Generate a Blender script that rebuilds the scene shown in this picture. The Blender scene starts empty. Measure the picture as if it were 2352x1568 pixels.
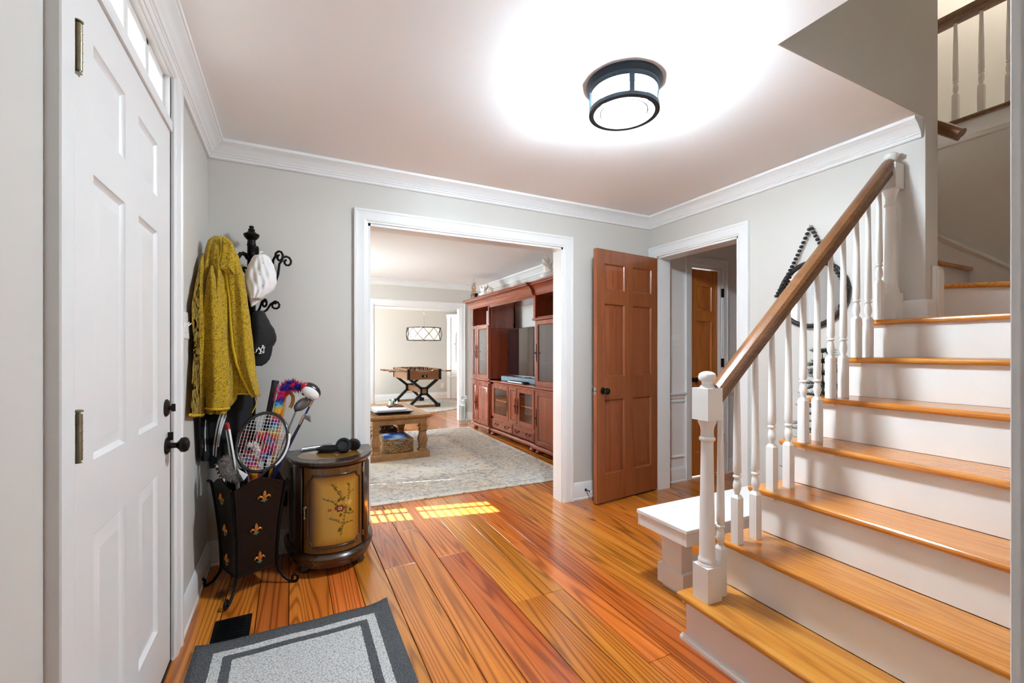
import bpy, bmesh, math, random
from mathutils import Vector, Matrix
random.seed(7)
V = Vector
SC = bpy.context.scene
COL = SC.collection
# ------------------------------------------------------------------ camera
FPX, YAW, HOR, CXP, CAMH = 1015.0, math.radians(26.6), 808.0, 1176.0, 1.21
SN, CS = math.sin(YAW), math.cos(YAW)
cam_d = bpy.data.cameras.new('camera')
cam = bpy.data.objects.new('camera', cam_d); COL.objects.link(cam)
cam.location = (0, 0, CAMH); cam.rotation_euler = (math.pi/2, 0, -YAW)
cam_d.sensor_fit = 'HORIZONTAL'; cam_d.sensor_width = 36; cam_d.lens = FPX/2352*36
cam_d.shift_y = (HOR-784)/2352; cam_d.clip_start = 0.02; cam_d.clip_end = 100
SC.camera = cam
# ------------------------------------------------------------------ world, sun, window light
wd = bpy.data.worlds.new('daylight'); SC.world = wd; wd.use_nodes = True
_bg = wd.node_tree.nodes['Background']
_sk = wd.node_tree.nodes.new('ShaderNodeTexSky'); _sk.sky_type = 'HOSEK_WILKIE'; _sk.sun_direction = V((-1, .22, 1.07)).normalized(); _sk.turbidity = 6
_mx = wd.node_tree.nodes.new('ShaderNodeMix'); _mx.data_type = 'RGBA'; _mx.inputs[0].default_value = .9; _mx.inputs[7].default_value = (.92, .97, 1, 1)
wd.node_tree.links.new(_sk.outputs[0], _mx.inputs[6]); wd.node_tree.links.new(_mx.outputs[2], _bg.inputs[0]); _bg.inputs[1].default_value = 2.2
def lamp(name, kind, loc, energy, color=(1, 1, 1), aim=None, **kw):
    l = bpy.data.lights.new(name, kind); l.energy = energy; l.color = color
    for k, v in kw.items(): setattr(l, k, v)
    o = bpy.data.objects.new(name, l); COL.objects.link(o); o.location = loc
    if aim is not None: o.rotation_euler = V(aim).to_track_quat('-Z', 'Y').to_euler()
    return o
lamp('sun_offscreen', 'SUN', (-6, 3, 6), 48, (1, .95, .86), (1, -.22, -1.07), angle=.009)
DAY = (.86, .98, 1.08)
# daylight just outside the glass of the three side windows
for nm, yc, w_, e_ in (('window_living_near', 3.93, 1.04, 75), ('window_living_far', 6.05, 1.1, 115), ('window_games_room', 9.8, 1.6, 120)):
    lamp(nm+'_offscreen', 'AREA', (-.60, yc, 1.45), e_, DAY, (1, 0, -.05), shape='RECTANGLE', size=w_, size_y=1.4)
SC.view_settings.view_transform = 'Standard'; SC.view_settings.look = 'None'
SC.view_settings.exposure = 1.46; SC.view_settings.gamma = 1.0
SC.view_settings.use_curve_mapping = False
try:
    SC.cycles.use_denoising = True; SC.cycles.max_bounces = 9; SC.cycles.diffuse_bounces = 5
    SC.cycles.sample_clamp_indirect = 6; SC.cycles.transparent_max_bounces = 16
    SC.cycles.caustics_reflective = False; SC.cycles.caustics_refractive = False
except Exception: pass
# ------------------------------------------------------------------ pixel -> place (a pixel is only a direction; the plane gives the distance)
def ray(u, v):
    a = (u-CXP)/FPX
    return V((SN+a*CS, CS-a*SN, (HOR-v)/FPX))
EYE = V((0, 0, CAMH))
def PZ(u, v, z=0.): d = ray(u, v); return EYE+d*((z-CAMH)/d.z)
def PX(u, v, x): d = ray(u, v); return EYE+d*(x/d.x)
def PY(u, v, y): d = ray(u, v); return EYE+d*(y/d.y)
# ------------------------------------------------------------------ materials
def C(r, g, b):
    f = lambda c: (c/255/12.92 if c/255 <= .04045 else ((c/255+.055)/1.055)**2.4)
    return (f(r), f(g), f(b), 1)
class N:
    def __init__(s, name):
        s.m = bpy.data.materials.new(name); s.m.use_nodes = True
        s.t = s.m.node_tree; s.b = s.t.nodes['Principled BSDF']; s.o = s.t.nodes['Material Output']
    def n(s, typ, **kw):
        x = s.t.nodes.new(typ)
        for k, v in kw.items(): setattr(x, k, v)
        return x
    def l(s, a, b): s.t.links.new(a, b)
    def math(s, op, a, b=None, clamp=False):
        x = s.n('ShaderNodeMath', operation=op); x.use_clamp = clamp
        for i, q in enumerate((a, b)):
            if q is None: continue
            if isinstance(q, (int, float)): x.inputs[i].default_value = q
            else: s.l(q, x.inputs[i])
        return x.outputs[0]
    def mix(s, f, a, b, mode='MIX'):
        x = s.n('ShaderNodeMix', data_type='RGBA', blend_type=mode)
        for i, q in ((0, f), (6, a), (7, b)):
            if isinstance(q, (int, float)): x.inputs[i].default_value = q
            elif isinstance(q, tuple): x.inputs[i].default_value = q
            else: s.l(q, x.inputs[i])
        return x.outputs[2]
    def ramp(s, f, stops):
        x = s.n('ShaderNodeValToRGB'); e = x.color_ramp.elements
        while len(e) < len(stops): e.new(.5)
        for i, (p, c) in enumerate(stops): e[i].position = p; e[i].color = c
        s.l(f, x.inputs[0]); return x.outputs[0]
    def noise(s, vec, scale, detail=2, rough=.5, dist=0):
        x = s.n('ShaderNodeTexNoise'); x.inputs['Scale'].default_value = scale
        x.inputs['Detail'].default_value = detail; x.inputs['Roughness'].default_value = rough
        x.inputs['Distortion'].default_value = dist
        if vec is not None: s.l(vec, x.inputs['Vector'])
        return x.outputs[0]
    def pos(s, scale=(1, 1, 1), kind='Object', rnd=0):
        t = s.n('ShaderNodeTexCoord'); v = t.outputs[kind]
        if rnd:
            i = s.n('ShaderNodeObjectInfo'); c = s.n('ShaderNodeCombineXYZ')
            r = s.math('MULTIPLY', i.outputs['Random'], rnd)
            s.l(r, c.inputs[0]); s.l(r, c.inputs[1]); s.l(r, c.inputs[2])
            a = s.n('ShaderNodeVectorMath', operation='ADD'); s.l(v, a.inputs[0]); s.l(c.outputs[0], a.inputs[1]); v = a.outputs[0]
        m = s.n('ShaderNodeMapping'); m.inputs['Scale'].default_value = scale; s.l(v, m.inputs[0])
        return m.outputs[0]
    def bump(s, h, strength=.2, dist=.01):
        x = s.n('ShaderNodeBump'); x.inputs['Strength'].default_value = strength; x.inputs['Distance'].default_value = dist
        s.l(h, x.inputs['Height']); s.l(x.outputs[0], s.b.inputs['Normal'])
    def set(s, **kw):
        for k, v in kw.items():
            k = k.replace('_', ' ')
            if k in s.b.inputs:
                if hasattr(v, 'is_linked'): s.l(v, s.b.inputs[k])
                else: s.b.inputs[k].default_value = v
        return s
def plain(name, col, rough=.5, metal=0., var=.06, scale=6, bump=0, bscale=60, **kw):
    q = N(name); p = q.pos()
    n = q.noise(p, scale, 3)
    d = tuple(c*(1-var) for c in col[:3])+(1,); e = tuple(min(1, c*(1+var)) for c in col[:3])+(1,)
    q.set(Base_Color=q.mix(n, d, e), Roughness=rough, Metallic=metal, **kw)
    if bump: q.bump(q.noise(p, bscale, 2), bump, .004)
    return q.m
def wood(name, dark, mid, light, along='y', freq=1., rough=.3, coat=.25, rnd=40, var=.25, knots=False, gloss_var=.1, grain=.42):
    q = N(name)
    st = {'x': (.045, 1, 1), 'y': (1, .045, 1), 'z': (1, 1, .045)}[along]
    p = q.pos(st, rnd=rnd)
    w = q.noise(p, 5.5*freq, 1.5, .4)
    rings = q.math('SINE', q.math('MULTIPLY', w, 150))
    rings = q.math('POWER', q.math('MULTIPLY', q.math('ADD', rings, 1), .5), 3)
    soft = q.noise(p, 7*freq, 3, .6)
    fib = q.noise(q.pos({'x': (.012, 1, 1), 'y': (1, .012, 1), 'z': (1, 1, .012)}[along], rnd=rnd), 170, 2)
    fib = q.ramp(fib, [(.42, (0, 0, 0, 1)), (.66, (1, 1, 1, 1))])
    base = q.mix(q.ramp(soft, [(.3, (0, 0, 0, 1)), (.7, (1, 1, 1, 1))]), mid, light)
    col = q.mix(q.math('MULTIPLY', rings, grain), base, dark)
    col = q.mix(q.math('MULTIPLY', fib, .22), col, dark)
    if rnd:
        i = q.n('ShaderNodeObjectInfo'); h = q.n('ShaderNodeHueSaturation')
        h.inputs['Hue'].default_value = .5
        q.l(q.math('ADD', q.math('MULTIPLY', i.outputs['Random'], var), 1-var*.55), h.inputs['Value'])
        r2 = q.math('FRACT', q.math('MULTIPLY', i.outputs['Random'], 7.31))
        q.l(q.math('ADD', q.math('MULTIPLY', r2, .06*var), .5-.029*var), h.inputs['Hue'])
        q.l(col, h.inputs['Color']); col = h.outputs[0]
    if knots:
        vo = q.n('ShaderNodeTexVoronoi'); vo.inputs['Scale'].default_value = 2.3
        q.l(q.pos((1, .5, 1), rnd=rnd), vo.inputs['Vector'])
        k = q.ramp(vo.outputs['Distance'], [(0, (1, 1, 1, 1)), (.05, (.75, .75, .75, 1)), (.085, (0, 0, 0, 1))])
        col = q.mix(k, col, tuple(c*.18 for c in dark[:3])+(1,))
    q.set(Base_Color=col, Roughness=q.math('ADD', q.math('MULTIPLY', soft, gloss_var), rough-gloss_var/2), Coat_Weight=coat, Coat_Roughness=.12)
    q.bump(q.math('ADD', q.math('MULTIPLY', rings, .5), fib), .06, .002)
    return q.m
def glass(name, tint=(1, 1, 1, 1), refl=.06, rough=.02):
    q = N(name); t = q.n('ShaderNodeBsdfTransparent'); g = q.n('ShaderNodeBsdfGlossy'); m = q.n('ShaderNodeMixShader')
    t.inputs[0].default_value = tint; g.inputs['Roughness'].default_value = rough
    f = q.n('ShaderNodeLayerWeight'); f.inputs[0].default_value = .5
    q.l(q.math('ADD', q.math('MULTIPLY', q.math('POWER', f.outputs['Facing'], 4.), .8), refl, True), m.inputs[0]); q.l(t.outputs[0], m.inputs[1]); q.l(g.outputs[0], m.inputs[2])
    q.l(m.outputs[0], q.o.inputs[0]); return q.m
def glow(name, col, strength):
    q = N(name); q.set(Base_Color=col, Emission_Color=col, Emission_Strength=strength, Roughness=.4); return q.m
M = {}
M['wall'] = plain('greige_wall_paint', C(203, 199, 192), .55, var=.015, scale=2, bump=.03, bscale=240)
M['hallwall'] = plain('white_hall_paint', C(232, 228, 224), .5, var=.012, scale=2)
M['ceil'] = plain('ceiling_paint', C(243, 243, 242), .7, var=.01, scale=2)
M['trim'] = plain('white_trim_paint', C(228, 228, 226), .32, var=.015, scale=5, bump=.02, bscale=90)
M['door_white'] = plain('white_door_paint', C(228, 227, 225), .3, var=.012, scale=4, bump=.03, bscale=60)
M['stair_white'] = plain('white_stair_paint', C(229, 227, 223), .3, var=.03, scale=9, bump=.04, bscale=45)
M['floor'] = wood('heart_pine_floor', C(98, 41, 12), C(184, 95, 30), C(210, 126, 46), 'y', 1.0, .2, .35, 60, .42, True, grain=.6)
M['subfloor'] = plain('pine_subfloor', C(88, 50, 26), .8)
M['tread'] = wood('pine_tread', C(140, 74, 20), C(196, 120, 40), C(212, 144, 62), 'y', 1.1, .2, .4, 40, .16)
M['rail'] = wood('oak_rail', C(62, 36, 16), C(104, 64, 32), C(126, 82, 44), 'x', 1.6, .3, .3, 0)
M['door_brown'] = wood('stained_fir', C(84, 36, 16), C(128, 66, 34), C(152, 86, 48), 'z', 1.3, .3, .25, 30, .07, grain=.3)
M['door_orange'] = wood('amber_fir', C(122, 56, 14), C(178, 98, 34), C(204, 122, 46), 'z', 1.3, .28, .25, 30, .07, grain=.3)
M['cherry'] = wood('cherry_wood', C(66, 24, 12), C(116, 50, 28), C(140, 66, 38), 'z', 1.5, .25, .4, 20, .15, grain=.22)
M['cherry_y'] = wood('cherry_wood_long', C(66, 24, 12), C(116, 50, 28), C(140, 66, 38), 'y', 1.5, .25, .4, 20, .15, grain=.22)
M['oak'] = wood('weathered_oak', C(66, 40, 18), C(138, 92, 46), C(168, 122, 70), 'y', 1.8, .45, .1, 20, .2)
M['oak_z'] = wood('weathered_oak_upright', C(66, 40, 18), C(138, 92, 46), C(168, 122, 70), 'z', 1.8, .45, .1, 20, .2)
M['walnut'] = wood('dark_walnut', C(18, 9, 4), C(44, 25, 12), C(64, 40, 20), 'z', 1.6, .28, .4, 0)
M['foos'] = wood('foosball_walnut', C(74, 44, 18), C(128, 82, 40), C(146, 98, 54), 'x', 1.5, .4, .1, 0)
M['foos_y'] = wood('foosball_walnut_long', C(74, 44, 18), C(128, 82, 40), C(146, 98, 54), 'y', 1.5, .4, .1, 0)
M['black'] = plain('black_metal', C(22, 21, 21), .4, .3, var=.2)
M['iron'] = plain('wrought_iron', C(24, 20, 18), .38, .75, var=.4, scale=40, bump=.25, bscale=80)
M['bronze'] = plain('oil_rubbed_bronze', C(34, 28, 25), .3, .7, var=.2)
M['brass'] = plain('aged_brass', C(150, 143, 118), .32, .9, var=.18, scale=30)
M['chrome'] = plain('polished_steel', C(205, 206, 210), .16, 1., var=.05)
M['glass'] = glass('clear_glass')
M['glass_green'] = glass('bottle_glass', (.93, .96, .95, 1), .1)
M['white'] = plain('white_plastic', C(235, 234, 230), .35, var=.01)
M['paper'] = plain('paper', C(232, 232, 236), .6, var=.03)
M['rubber'] = plain('black_rubber', C(20, 20, 21), .55, var=.1)
# ------------------------------------------------------------------ mesh helpers
def lerp(a, b, t): return a+(b-a)*t
class MB:
    def __init__(s): s.v = []; s.f = []; s.X = None
    def add(s, vs, fs):
        o = len(s.v)
        s.v += [tuple(s.X @ V(p)) if s.X is not None else tuple(p) for p in vs]
        s.f += [tuple(i+o for i in f) for f in fs]; return s
    def box(s, x0, x1, y0, y1, z0, z1):
        return s.add([(x0, y0, z0), (x1, y0, z0), (x1, y1, z0), (x0, y1, z0), (x0, y0, z1), (x1, y0, z1), (x1, y1, z1), (x0, y1, z1)],
                     [(0, 3, 2, 1), (4, 5, 6, 7), (0, 1, 5, 4), (1, 2, 6, 5), (2, 3, 7, 6), (3, 0, 4, 7)])
    def hexa(s, b, t):
        return s.add(list(b)+list(t), [(0, 3, 2, 1), (4, 5, 6, 7), (0, 1, 5, 4), (1, 2, 6, 5), (2, 3, 7, 6), (3, 0, 4, 7)])
    def bar(s, p0, p1, w, h, up=(0, 0, 1)):
        p0, p1 = V(p0), V(p1); d = (p1-p0).normalized(); r = d.cross(V(up)).normalized()*w/2; u = r.cross(d).normalized()*h/2
        return s.hexa([p0-r-u, p0+r-u, p1+r-u, p1-r-u], [p0-r+u, p0+r+u, p1+r+u, p1-r+u])
    def loft(s, loops, closed=True, cap0=True, cap1=True, wrap=False):
        n = len(loops[0]); vs = [p for L in loops for p in L]; fs = []
        K = len(loops)
        for k in range(K if wrap else K-1):
            a, b = k*n, ((k+1) % K)*n
            for i in range(n if closed else n-1):
                j = (i+1) % n; fs.append((a+i, a+j, b+j, b+i))
        if closed and not wrap:
            if cap0: fs.append(tuple(range(n-1, -1, -1)))
            if cap1: fs.append(tuple((K-1)*n+i for i in range(n)))
        return s.add(vs, fs)
    def lathe(s, prof, c=(0, 0, 0), n=20, ax=(0, 0, 1), caps=True):
        q = V((0, 0, 1)).rotation_difference(V(ax)); c = V(c)
        return s.loft([[c+q @ V((r*math.cos(2*math.pi*i/n), r*math.sin(2*math.pi*i/n), z)) for i in range(n)] for r, z in prof], True, caps, caps)
    def cyl(s, p0, p1, r, n=14, r1=None):
        p0, p1 = V(p0), V(p1); return s.lathe([(r, 0), (r if r1 is None else r1, (p1-p0).length)], p0, n, p1-p0)
    def tube(s, pts, r, n=8, cap=True, wrap=False):
        pts = [V(p) for p in pts]; K = len(pts); loops = []
        ref = None
        for k in range(K):
            a = pts[(k-1) % K] if (k > 0 or wrap) else pts[k]; b = pts[(k+1) % K] if (k < K-1 or wrap) else pts[k]
            d = (b-a).normalized()
            if ref is None:
                ref = V((0, 0, 1)) if abs(d.z) < .9 else V((1, 0, 0))
            x = (ref-d*ref.dot(d)).normalized(); y = d.cross(x); ref = x
            rr = r[k] if isinstance(r, (list, tuple)) else r
            loops.append([pts[k]+x*rr*math.cos(2*math.pi*i/n)+y*rr*math.sin(2*math.pi*i/n) for i in range(n)])
        return s.loft(loops, True, cap, cap, wrap)
    def ext(s, poly, o, u, v, w):
        o, u, v, w = V(o), V(u), V(v), V(w)
        return s.loft([[o+u*a+v*b for a, b in poly], [o+u*a+v*b+w for a, b in poly]])
    def mold(s, prof, p0, p1, out, up, m0=0, m1=0):
        p0, p1, out, up = V(p0), V(p1), V(out), V(up); d = (p1-p0).normalized()
        return s.loft([[p0+out*a+up*b+d*(m0*a) for a, b in prof], [p1+out*a+up*b+d*(m1*a) for a, b in prof]])
    def ball(s, c, r, n=12, m=8, ax=None):
        r = (r, r, r) if isinstance(r, (int, float)) else r; c = V(c); q = ax.to_matrix() if ax is not None else Matrix.Identity(3)
        loops = []
        for k in range(m+1):
            t = math.pi*k/m; t = min(max(t, .02), math.pi-.02)
            loops.append([c+q @ V((r[0]*math.sin(t)*math.cos(2*math.pi*i/n), r[1]*math.sin(t)*math.sin(2*math.pi*i/n), -r[2]*math.cos(t))) for i in range(n)])
        return s.loft(loops)
    def build(s, name, mat, parent=None, smooth=None, bev=0, seg=2):
        me = bpy.data.meshes.new(name); me.from_pydata(s.v, [], s.f); me.update()
        bm = bmesh.new(); bm.from_mesh(me); bmesh.ops.recalc_face_normals(bm, faces=bm.faces); bm.to_mesh(me); bm.free()
        me.materials.append(M[mat] if isinstance(mat, str) else mat)
        o = bpy.data.objects.new(name, me); COL.objects.link(o)
        if smooth:
            me.polygons.foreach_set('use_smooth', [True]*len(me.polygons)); me.set_sharp_from_angle(angle=math.radians(smooth))
        if bev:
            b = o.modifiers.new('bevel', 'BEVEL'); b.width = bev; b.segments = seg; b.limit_method = 'ANGLE'; b.angle_limit = math.radians(40)
        adopt(o, parent); return o
def adopt(o, parent):
    if parent is not None:
        o.parent = parent
        if parent.type == 'EMPTY': o.matrix_parent_inverse = Matrix.Translation(-V(parent.location))
def tag(o, label=None, cat=None, group=None, kind=None):
    if label: o['label'] = label
    if cat: o['category'] = cat
    if group: o['group'] = group
    if kind: o['kind'] = kind
    return o
def thing(name, label, cat, loc, group=None):
    o = bpy.data.objects.new(name, None); COL.objects.link(o); o.location = loc; o.empty_display_size = .1
    return tag(o, label, cat, group)
def struct(name, label=None, loc=(0, 0, 0)):
    o = bpy.data.objects.new(name, None); COL.objects.link(o); o.location = loc; o.empty_display_size = .1
    return tag(o, label, None, None, 'structure')
def clone(o, loc, parent, rot=None):
    c = o.copy(); COL.objects.link(c); c.location = loc
    if rot is not None: c.rotation_euler = rot
    adopt(c, parent); return c
# ================================================================== the shell
XL, XR, YB, YF, ZC = -.42, 2.885, 3.0, .16, 2.40      # foyer
XR2, YS = 3.02, 1.068                                   # far side of right wall, stairwell plane
LRX, LRY, DX, DY = 3.14, 7.40, 4.40, 11.2               # living room right wall / far wall, dining room
XE, ZU = 4.05, 2.77                                      # stairwell end wall, upstairs floor
DB = .12
def S_(o, label): return tag(o, label, None, None, 'structure')
def cells(mb, fixed0, fixed1, axis, a0, a1, z0, z1, holes):
    """a wall slab between fixed0..fixed1 thick; holes = [(a, b, z0, z1)]"""
    A = sorted({a0, a1}|{h[0] for h in holes}|{h[1] for h in holes}); Z = sorted({z0, z1}|{h[2] for h in holes}|{h[3] for h in holes})
    A = [a for a in A if a0 <= a <= a1]; Z = [z for z in Z if z0 <= z <= z1]
    for i in range(len(A)-1):
        for k in range(len(Z)-1):
            m, n = (A[i]+A[i+1])/2, (Z[k]+Z[k+1])/2
            if any(h[0] < m < h[1] and h[2] < n < h[3] for h in holes): continue
            if axis == 'x': mb.box(A[i], A[i+1], fixed0, fixed1, Z[k], Z[k+1])
            else: mb.box(fixed0, fixed1, A[i], A[i+1], Z[k], Z[k+1])
    return mb
FD = (1.265, 2.135)        # front door opening in the left wall
TR0, TR1 = 2.105, 2.285    # transom
WIN = [(3.41, 4.45, .75, 2.15), (5.5, 6.6, .75, 2.15), (9.0, 10.6, .75, 2.15)]
OP1 = (.45, 1.96, 2.05)    # cased opening to the living room
OP2 = (1.205, 2.68, 1.985)  # living room to dining room
D2 = (2.115, 2.905, 2.045)  # doorway in right wall
D3 = (3.405, 3.83, 2.035)
S_(cells(MB(), XL-.15, XL, 'y', -3.2, DY+.15, 0, ZC+.1, [(FD[0], FD[1], 0, TR1)]+[w for w in WIN]).build('wall_left', 'wall'), 'greige wall that holds the white front door')
S_(cells(MB(), YB, YB+DB, 'x', XL, XR, 0, ZC, [(OP1[0], OP1[1], 0, OP1[2])]).build('wall_back', 'wall'), 'greige wall with the wide cased opening to the living room')
S_(cells(MB(), YB, YB+DB, 'x', XR, 4.75, 0, ZC, [(D3[0], D3[1], 0, D3[2])]).build('wall_hall', 'hallwall'), 'white panelled hall wall with the narrow closet door')
mb = cells(MB(), XR, XR2, 'y', YS, YB, 0, ZC, [(D2[0], D2[1], 0, D2[2])])
mb.box(XR, XR2, YS, 2.2, ZC, 5.1)
S_(mb.build('wall_right', 'wall'), 'greige wall with the round mirror and the doorway to the hall')
S_(MB().box(1.69, XR, YS, YS+.12, ZC+.002, 5.1).build('wall_stairwell', 'wall'), 'shaded greige wall rising through the stairwell opening in the ceiling')
S_(MB().box(1.57, 1.69, YF, YS, ZC+.002, 5.1).build('wall_stairwell_side', 'wall'), 'greige wall at the side of the stairwell opening above the ceiling')
S_(cells(MB(), .04, YF, 'x', XL, 5.4, 0, 5.1, [(-.34, .64, 0, 2.1)]).build('wall_front', 'wall'), 'greige wall with the doorway the picture is taken from')
S_(MB().box(XE, XE+.1, YF, 2.1, 0, 2.62).build('wall_landing', 'wall'), 'shaded greige wall beside the turning stairs')
S_(MB().box(5.3, 5.4, YF, 3.2, 2.62, 5.1).build('wall_upstairs', 'wall'), 'greige wall of the upstairs hall behind the railing')
S_(MB().box(XR2, 4.75, 2.06, 2.11, 0, ZC).build('wall_hall_near', 'hallwall'), 'white wall closing the hall beside the stairs')
S_(MB().box(4.65, 4.75, 2.11, YB, 0, ZC).build('wall_hall_end', 'hallwall'), 'white wall at the end of the hall')
S_(MB().box(1.57, XR, YS+.12, 3.2, 2.62, 2.76).box(XE+.03, 5.4, YF, 3.2, 2.62, 2.76).box(XR, XE+.03, 2.2, 3.2, 2.62, 2.76).build('floor_upstairs', 'trim'), 'upstairs floor slab edge above the stairs')
S_(MB().box(1.5, 1.569, YF, 3.2, 2.5, 5.16).build('wall_upstairs_side', 'wall'), 'greige wall at the side of the upstairs hall')
S_(MB().box(1.57, 5.4, 3.1, 3.2, 2.76, 5.1).build('wall_upstairs_back', 'wall'), 'greige wall at the back of the upstairs hall')
S_(MB().box(1.57, 5.4, .04, 3.2, 5.1, 5.16).build('ceiling_upstairs', 'ceil'), 'white ceiling high over the stairwell')
S_(MB().box(XL, 1.687, YF, YB, ZC, ZC+.1).box(1.687, XR, YS+.003, YB, ZC, ZC+.1).build('ceiling', 'ceil'), 'white foyer ceiling with the stairwell cut out of its corner')
S_(MB().box(XR2, 4.75, 2.06, YB, ZC, ZC+.06).build('ceiling_hall', 'ceil'), 'white hall ceiling')
S_(MB().box(XL, 4.5, YB, DY+.1, ZC, ZC+.06).build('ceiling_living', 'ceil'), 'white ceiling of the living room and dining room')
S_(MB().box(LRX, LRX+.1, YB+DB, LRY, 0, ZC).build('wall_living_right', 'wall'), 'greige living room wall behind the cherry media cabinet')
S_(cells(MB(), LRY, LRY+DB, 'x', XL, DX, 0, ZC, [(OP2[0], OP2[1], 0, OP2[2])]).build('wall_living_far', 'wall'), 'greige living room wall with the cased opening to the games room')
S_(MB().box(XL, DX, DY, DY+.1, 0, ZC).build('wall_dining_far', 'wall'), 'pale wall behind the foosball table')
S_(MB().box(DX, DX+.1, LRY+DB, DY, 0, ZC).build('wall_dining_right', 'wall'), 'pale side wall of the games room')
# room behind the doorway the picture is taken from
S_(MB().box(3.0, 3.1, -3.2, .04, 0, ZC).box(XL, 3.1, -3.2, -3.1, 0, ZC).build('wall_study', 'wall'), 'walls of the room behind the doorway')
S_(MB().box(XL, 3.1, -3.2, .04, ZC, ZC+.06).build('ceiling_study', 'ceil'), 'white ceiling of the room behind the doorway')
# ------------------------------------------------------------------ floor planks
fl = S_(MB().box(XL, 4.75, -3.2, DY, -.05, -.021).build('floor', 'subfloor'), 'glossy orange heart pine plank floor')
seams = [XL, -.285, -.141, -.008, .178, .318, .464, .644, .777, .963, 1.128, 1.246, 1.368, 1.551, 1.70, 1.848, 1.979, 2.14, 2.29, 2.47, 2.60, 2.76, XR+.02]
s_ = seams[-1]
while s_ < 4.6: s_ += random.choice((.13, .15, .18)); seams.append(min(s_, 4.75))
fixed = {(.644, .777): [3.0], (.464, .644): [2.52], (.963, 1.128): [1.9], (1.128, 1.246): [1.9], (1.246, 1.368): [2.52, 1.3]}
npl = 0
for a, b in zip(seams[:-1], seams[1:]):
    if b-a < .03: continue
    ys = [DY]; y = DY
    cuts = fixed.get((a, b), [])
    while y > -3:
        y -= random.uniform(2.3, 4.4)
        if any(abs(y-c) < .8 for c in cuts) or (cuts and .9 < y < 3.4): continue
        ys.append(max(y, -3.2))
    ys += cuts
    if ys[-1] > -3.2: ys.append(-3.2)
    ys = sorted(set(ys), reverse=True)
    for y1, y0 in zip(ys[:-1], ys[1:]):
        if a > XR and y1 < 2: continue
        g = .0015; dz = random.uniform(-.0006, .0006); e = .0025
        m = MB(); x0, x1, w0, w1 = a+g, b-g, y0+g*.7, y1-g*.7
        L = lambda i, z: [(x0+i, w0+i, z), (x1-i, w0+i, z), (x1-i, w1-i, z), (x0+i, w1-i, z)]
        m.loft([L(0, -.02), L(0, dz-.0016), L(e*.6, dz)]); m.build('plank', 'floor', fl); npl += 1
# ------------------------------------------------------------------ mouldings
CROWN = [(0, 0), (.013, 0), (.017, .005), (.017, .017), (.022, .020), (.022, .028), (.028, .031), (.030, .036), (.036, .042), (.046, .056), (.060, .067), (.074, .073), (.077, .077), (.084, .079), (.084, .096), (0, .096)]
BASE = [(0, 0), (.019, 0), (.019, .012), (.014, .017), (.014, .113), (.011, .120), (.009, .130), (.004, .139), (0, .140)]
CASE = [(0, 0), (0, .010), (.003, .012), (.012, .012), (.014, .016), (.030, .020), (.058, .0175), (.070, .019), (.073, .023), (.086, .024), (.088, .021), (.088, 0)]
zc0 = ZC-.096
def molds(name, label, segs, prof, mat='trim'):
    m = MB()
    for p0, p1, out, up, m0, m1 in segs: m.mold(prof, p0, p1, out, up, m0, m1)
    return S_(m.build(name, mat, None, 35), label)
ZP = (0, 0, 1)
molds('trim_1', 'white crown moulding along the top of the foyer walls', [
    ((XL, YF, zc0), (XL, YB, zc0), (1, 0, 0), ZP, 1, -1), ((XL, YB, zc0), (XR, YB, zc0), (0, -1, 0), ZP, 1, -1),
    ((XR, YB, zc0), (XR, YS+.01, zc0), (-1, 0, 0), ZP, 1, 0), ((XL, YF, zc0), (1.69, YF, zc0), (0, 1, 0), ZP, 1, 0)], CROWN)
molds('trim_2', 'white crown moulding in the living room', [
    ((XL, LRY, zc0), (LRX, LRY, zc0), (0, -1, 0), ZP, 1, -1), ((LRX, LRY, zc0), (LRX, YB+DB, zc0), (-1, 0, 0), ZP, 1, -1)], CROWN)
molds('trim_3', 'white crown moulding in the games room', [((XL, DY, zc0-.03), (DX, DY, zc0-.03), (0, -1, 0), (0, 0, 1.3), 1, -1), ((DX, DY, zc0-.03), (DX, LRY+DB, zc0-.03), (-1, 0, 0), (0, 0, 1.3), 1, -1)], CROWN)
cw = .088
molds('baseboard_left', 'white baseboard between the front door and the corner', [((XL, FD[1]+cw+.06, 0), (XL, YB, 0), (1, 0, 0), ZP, 0, -1)], BASE)
molds('baseboard_back', 'white baseboard behind the umbrella stand and the painted cabinet', [((XL, YB, 0), (OP1[0]-cw, YB, 0), (0, -1, 0), ZP, 1, 0), ((OP1[1]+cw, YB, 0), (XR, YB, 0), (0, -1, 0), ZP, 0, -1)], BASE)
molds('baseboard_right', 'white baseboard under the mirror behind the bench', [((XR, D2[0]-cw, 0), (XR, YS, 0), (-1, 0, 0), ZP, 0, 0)], BASE)
molds('baseboard_hall', 'white baseboard of the hall wall', [((XR2, YB, 0), (D3[0]-.08, YB, 0), (0, -1, 0), ZP, 0, 0), ((D3[1]+.08, YB, 0), (4.65, YB, 0), (0, -1, 0), ZP, 0, 0)], BASE)
molds('baseboard_living', 'white living room baseboard', [((OP2[1]+cw, LRY, 0), (LRX, LRY, 0), (0, -1, 0), ZP, 0, -1), ((XL, LRY, 0), (OP2[0]-cw, LRY, 0), (0, -1, 0), ZP, 1, 0), ((LRX, LRY, 0), (LRX, YB+DB, 0), (-1, 0, 0), ZP, 1, 0)], BASE)
molds('baseboard_dining', 'white baseboard behind the foosball table', [((XL, DY, 0), (DX, DY, 0), (0, -1, 0), ZP, 1, -1), ((DX, DY, 0), (DX, LRY+DB, 0), (-1, 0, 0), ZP, 1, 0)], [(a, b*1.15) for a, b in BASE])
RAILP = [(0, 0), (.008, 0), (.012, .012), (.012, .03), (.024, .036), (.028, .046), (.022, .056), (0, .056)]
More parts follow.
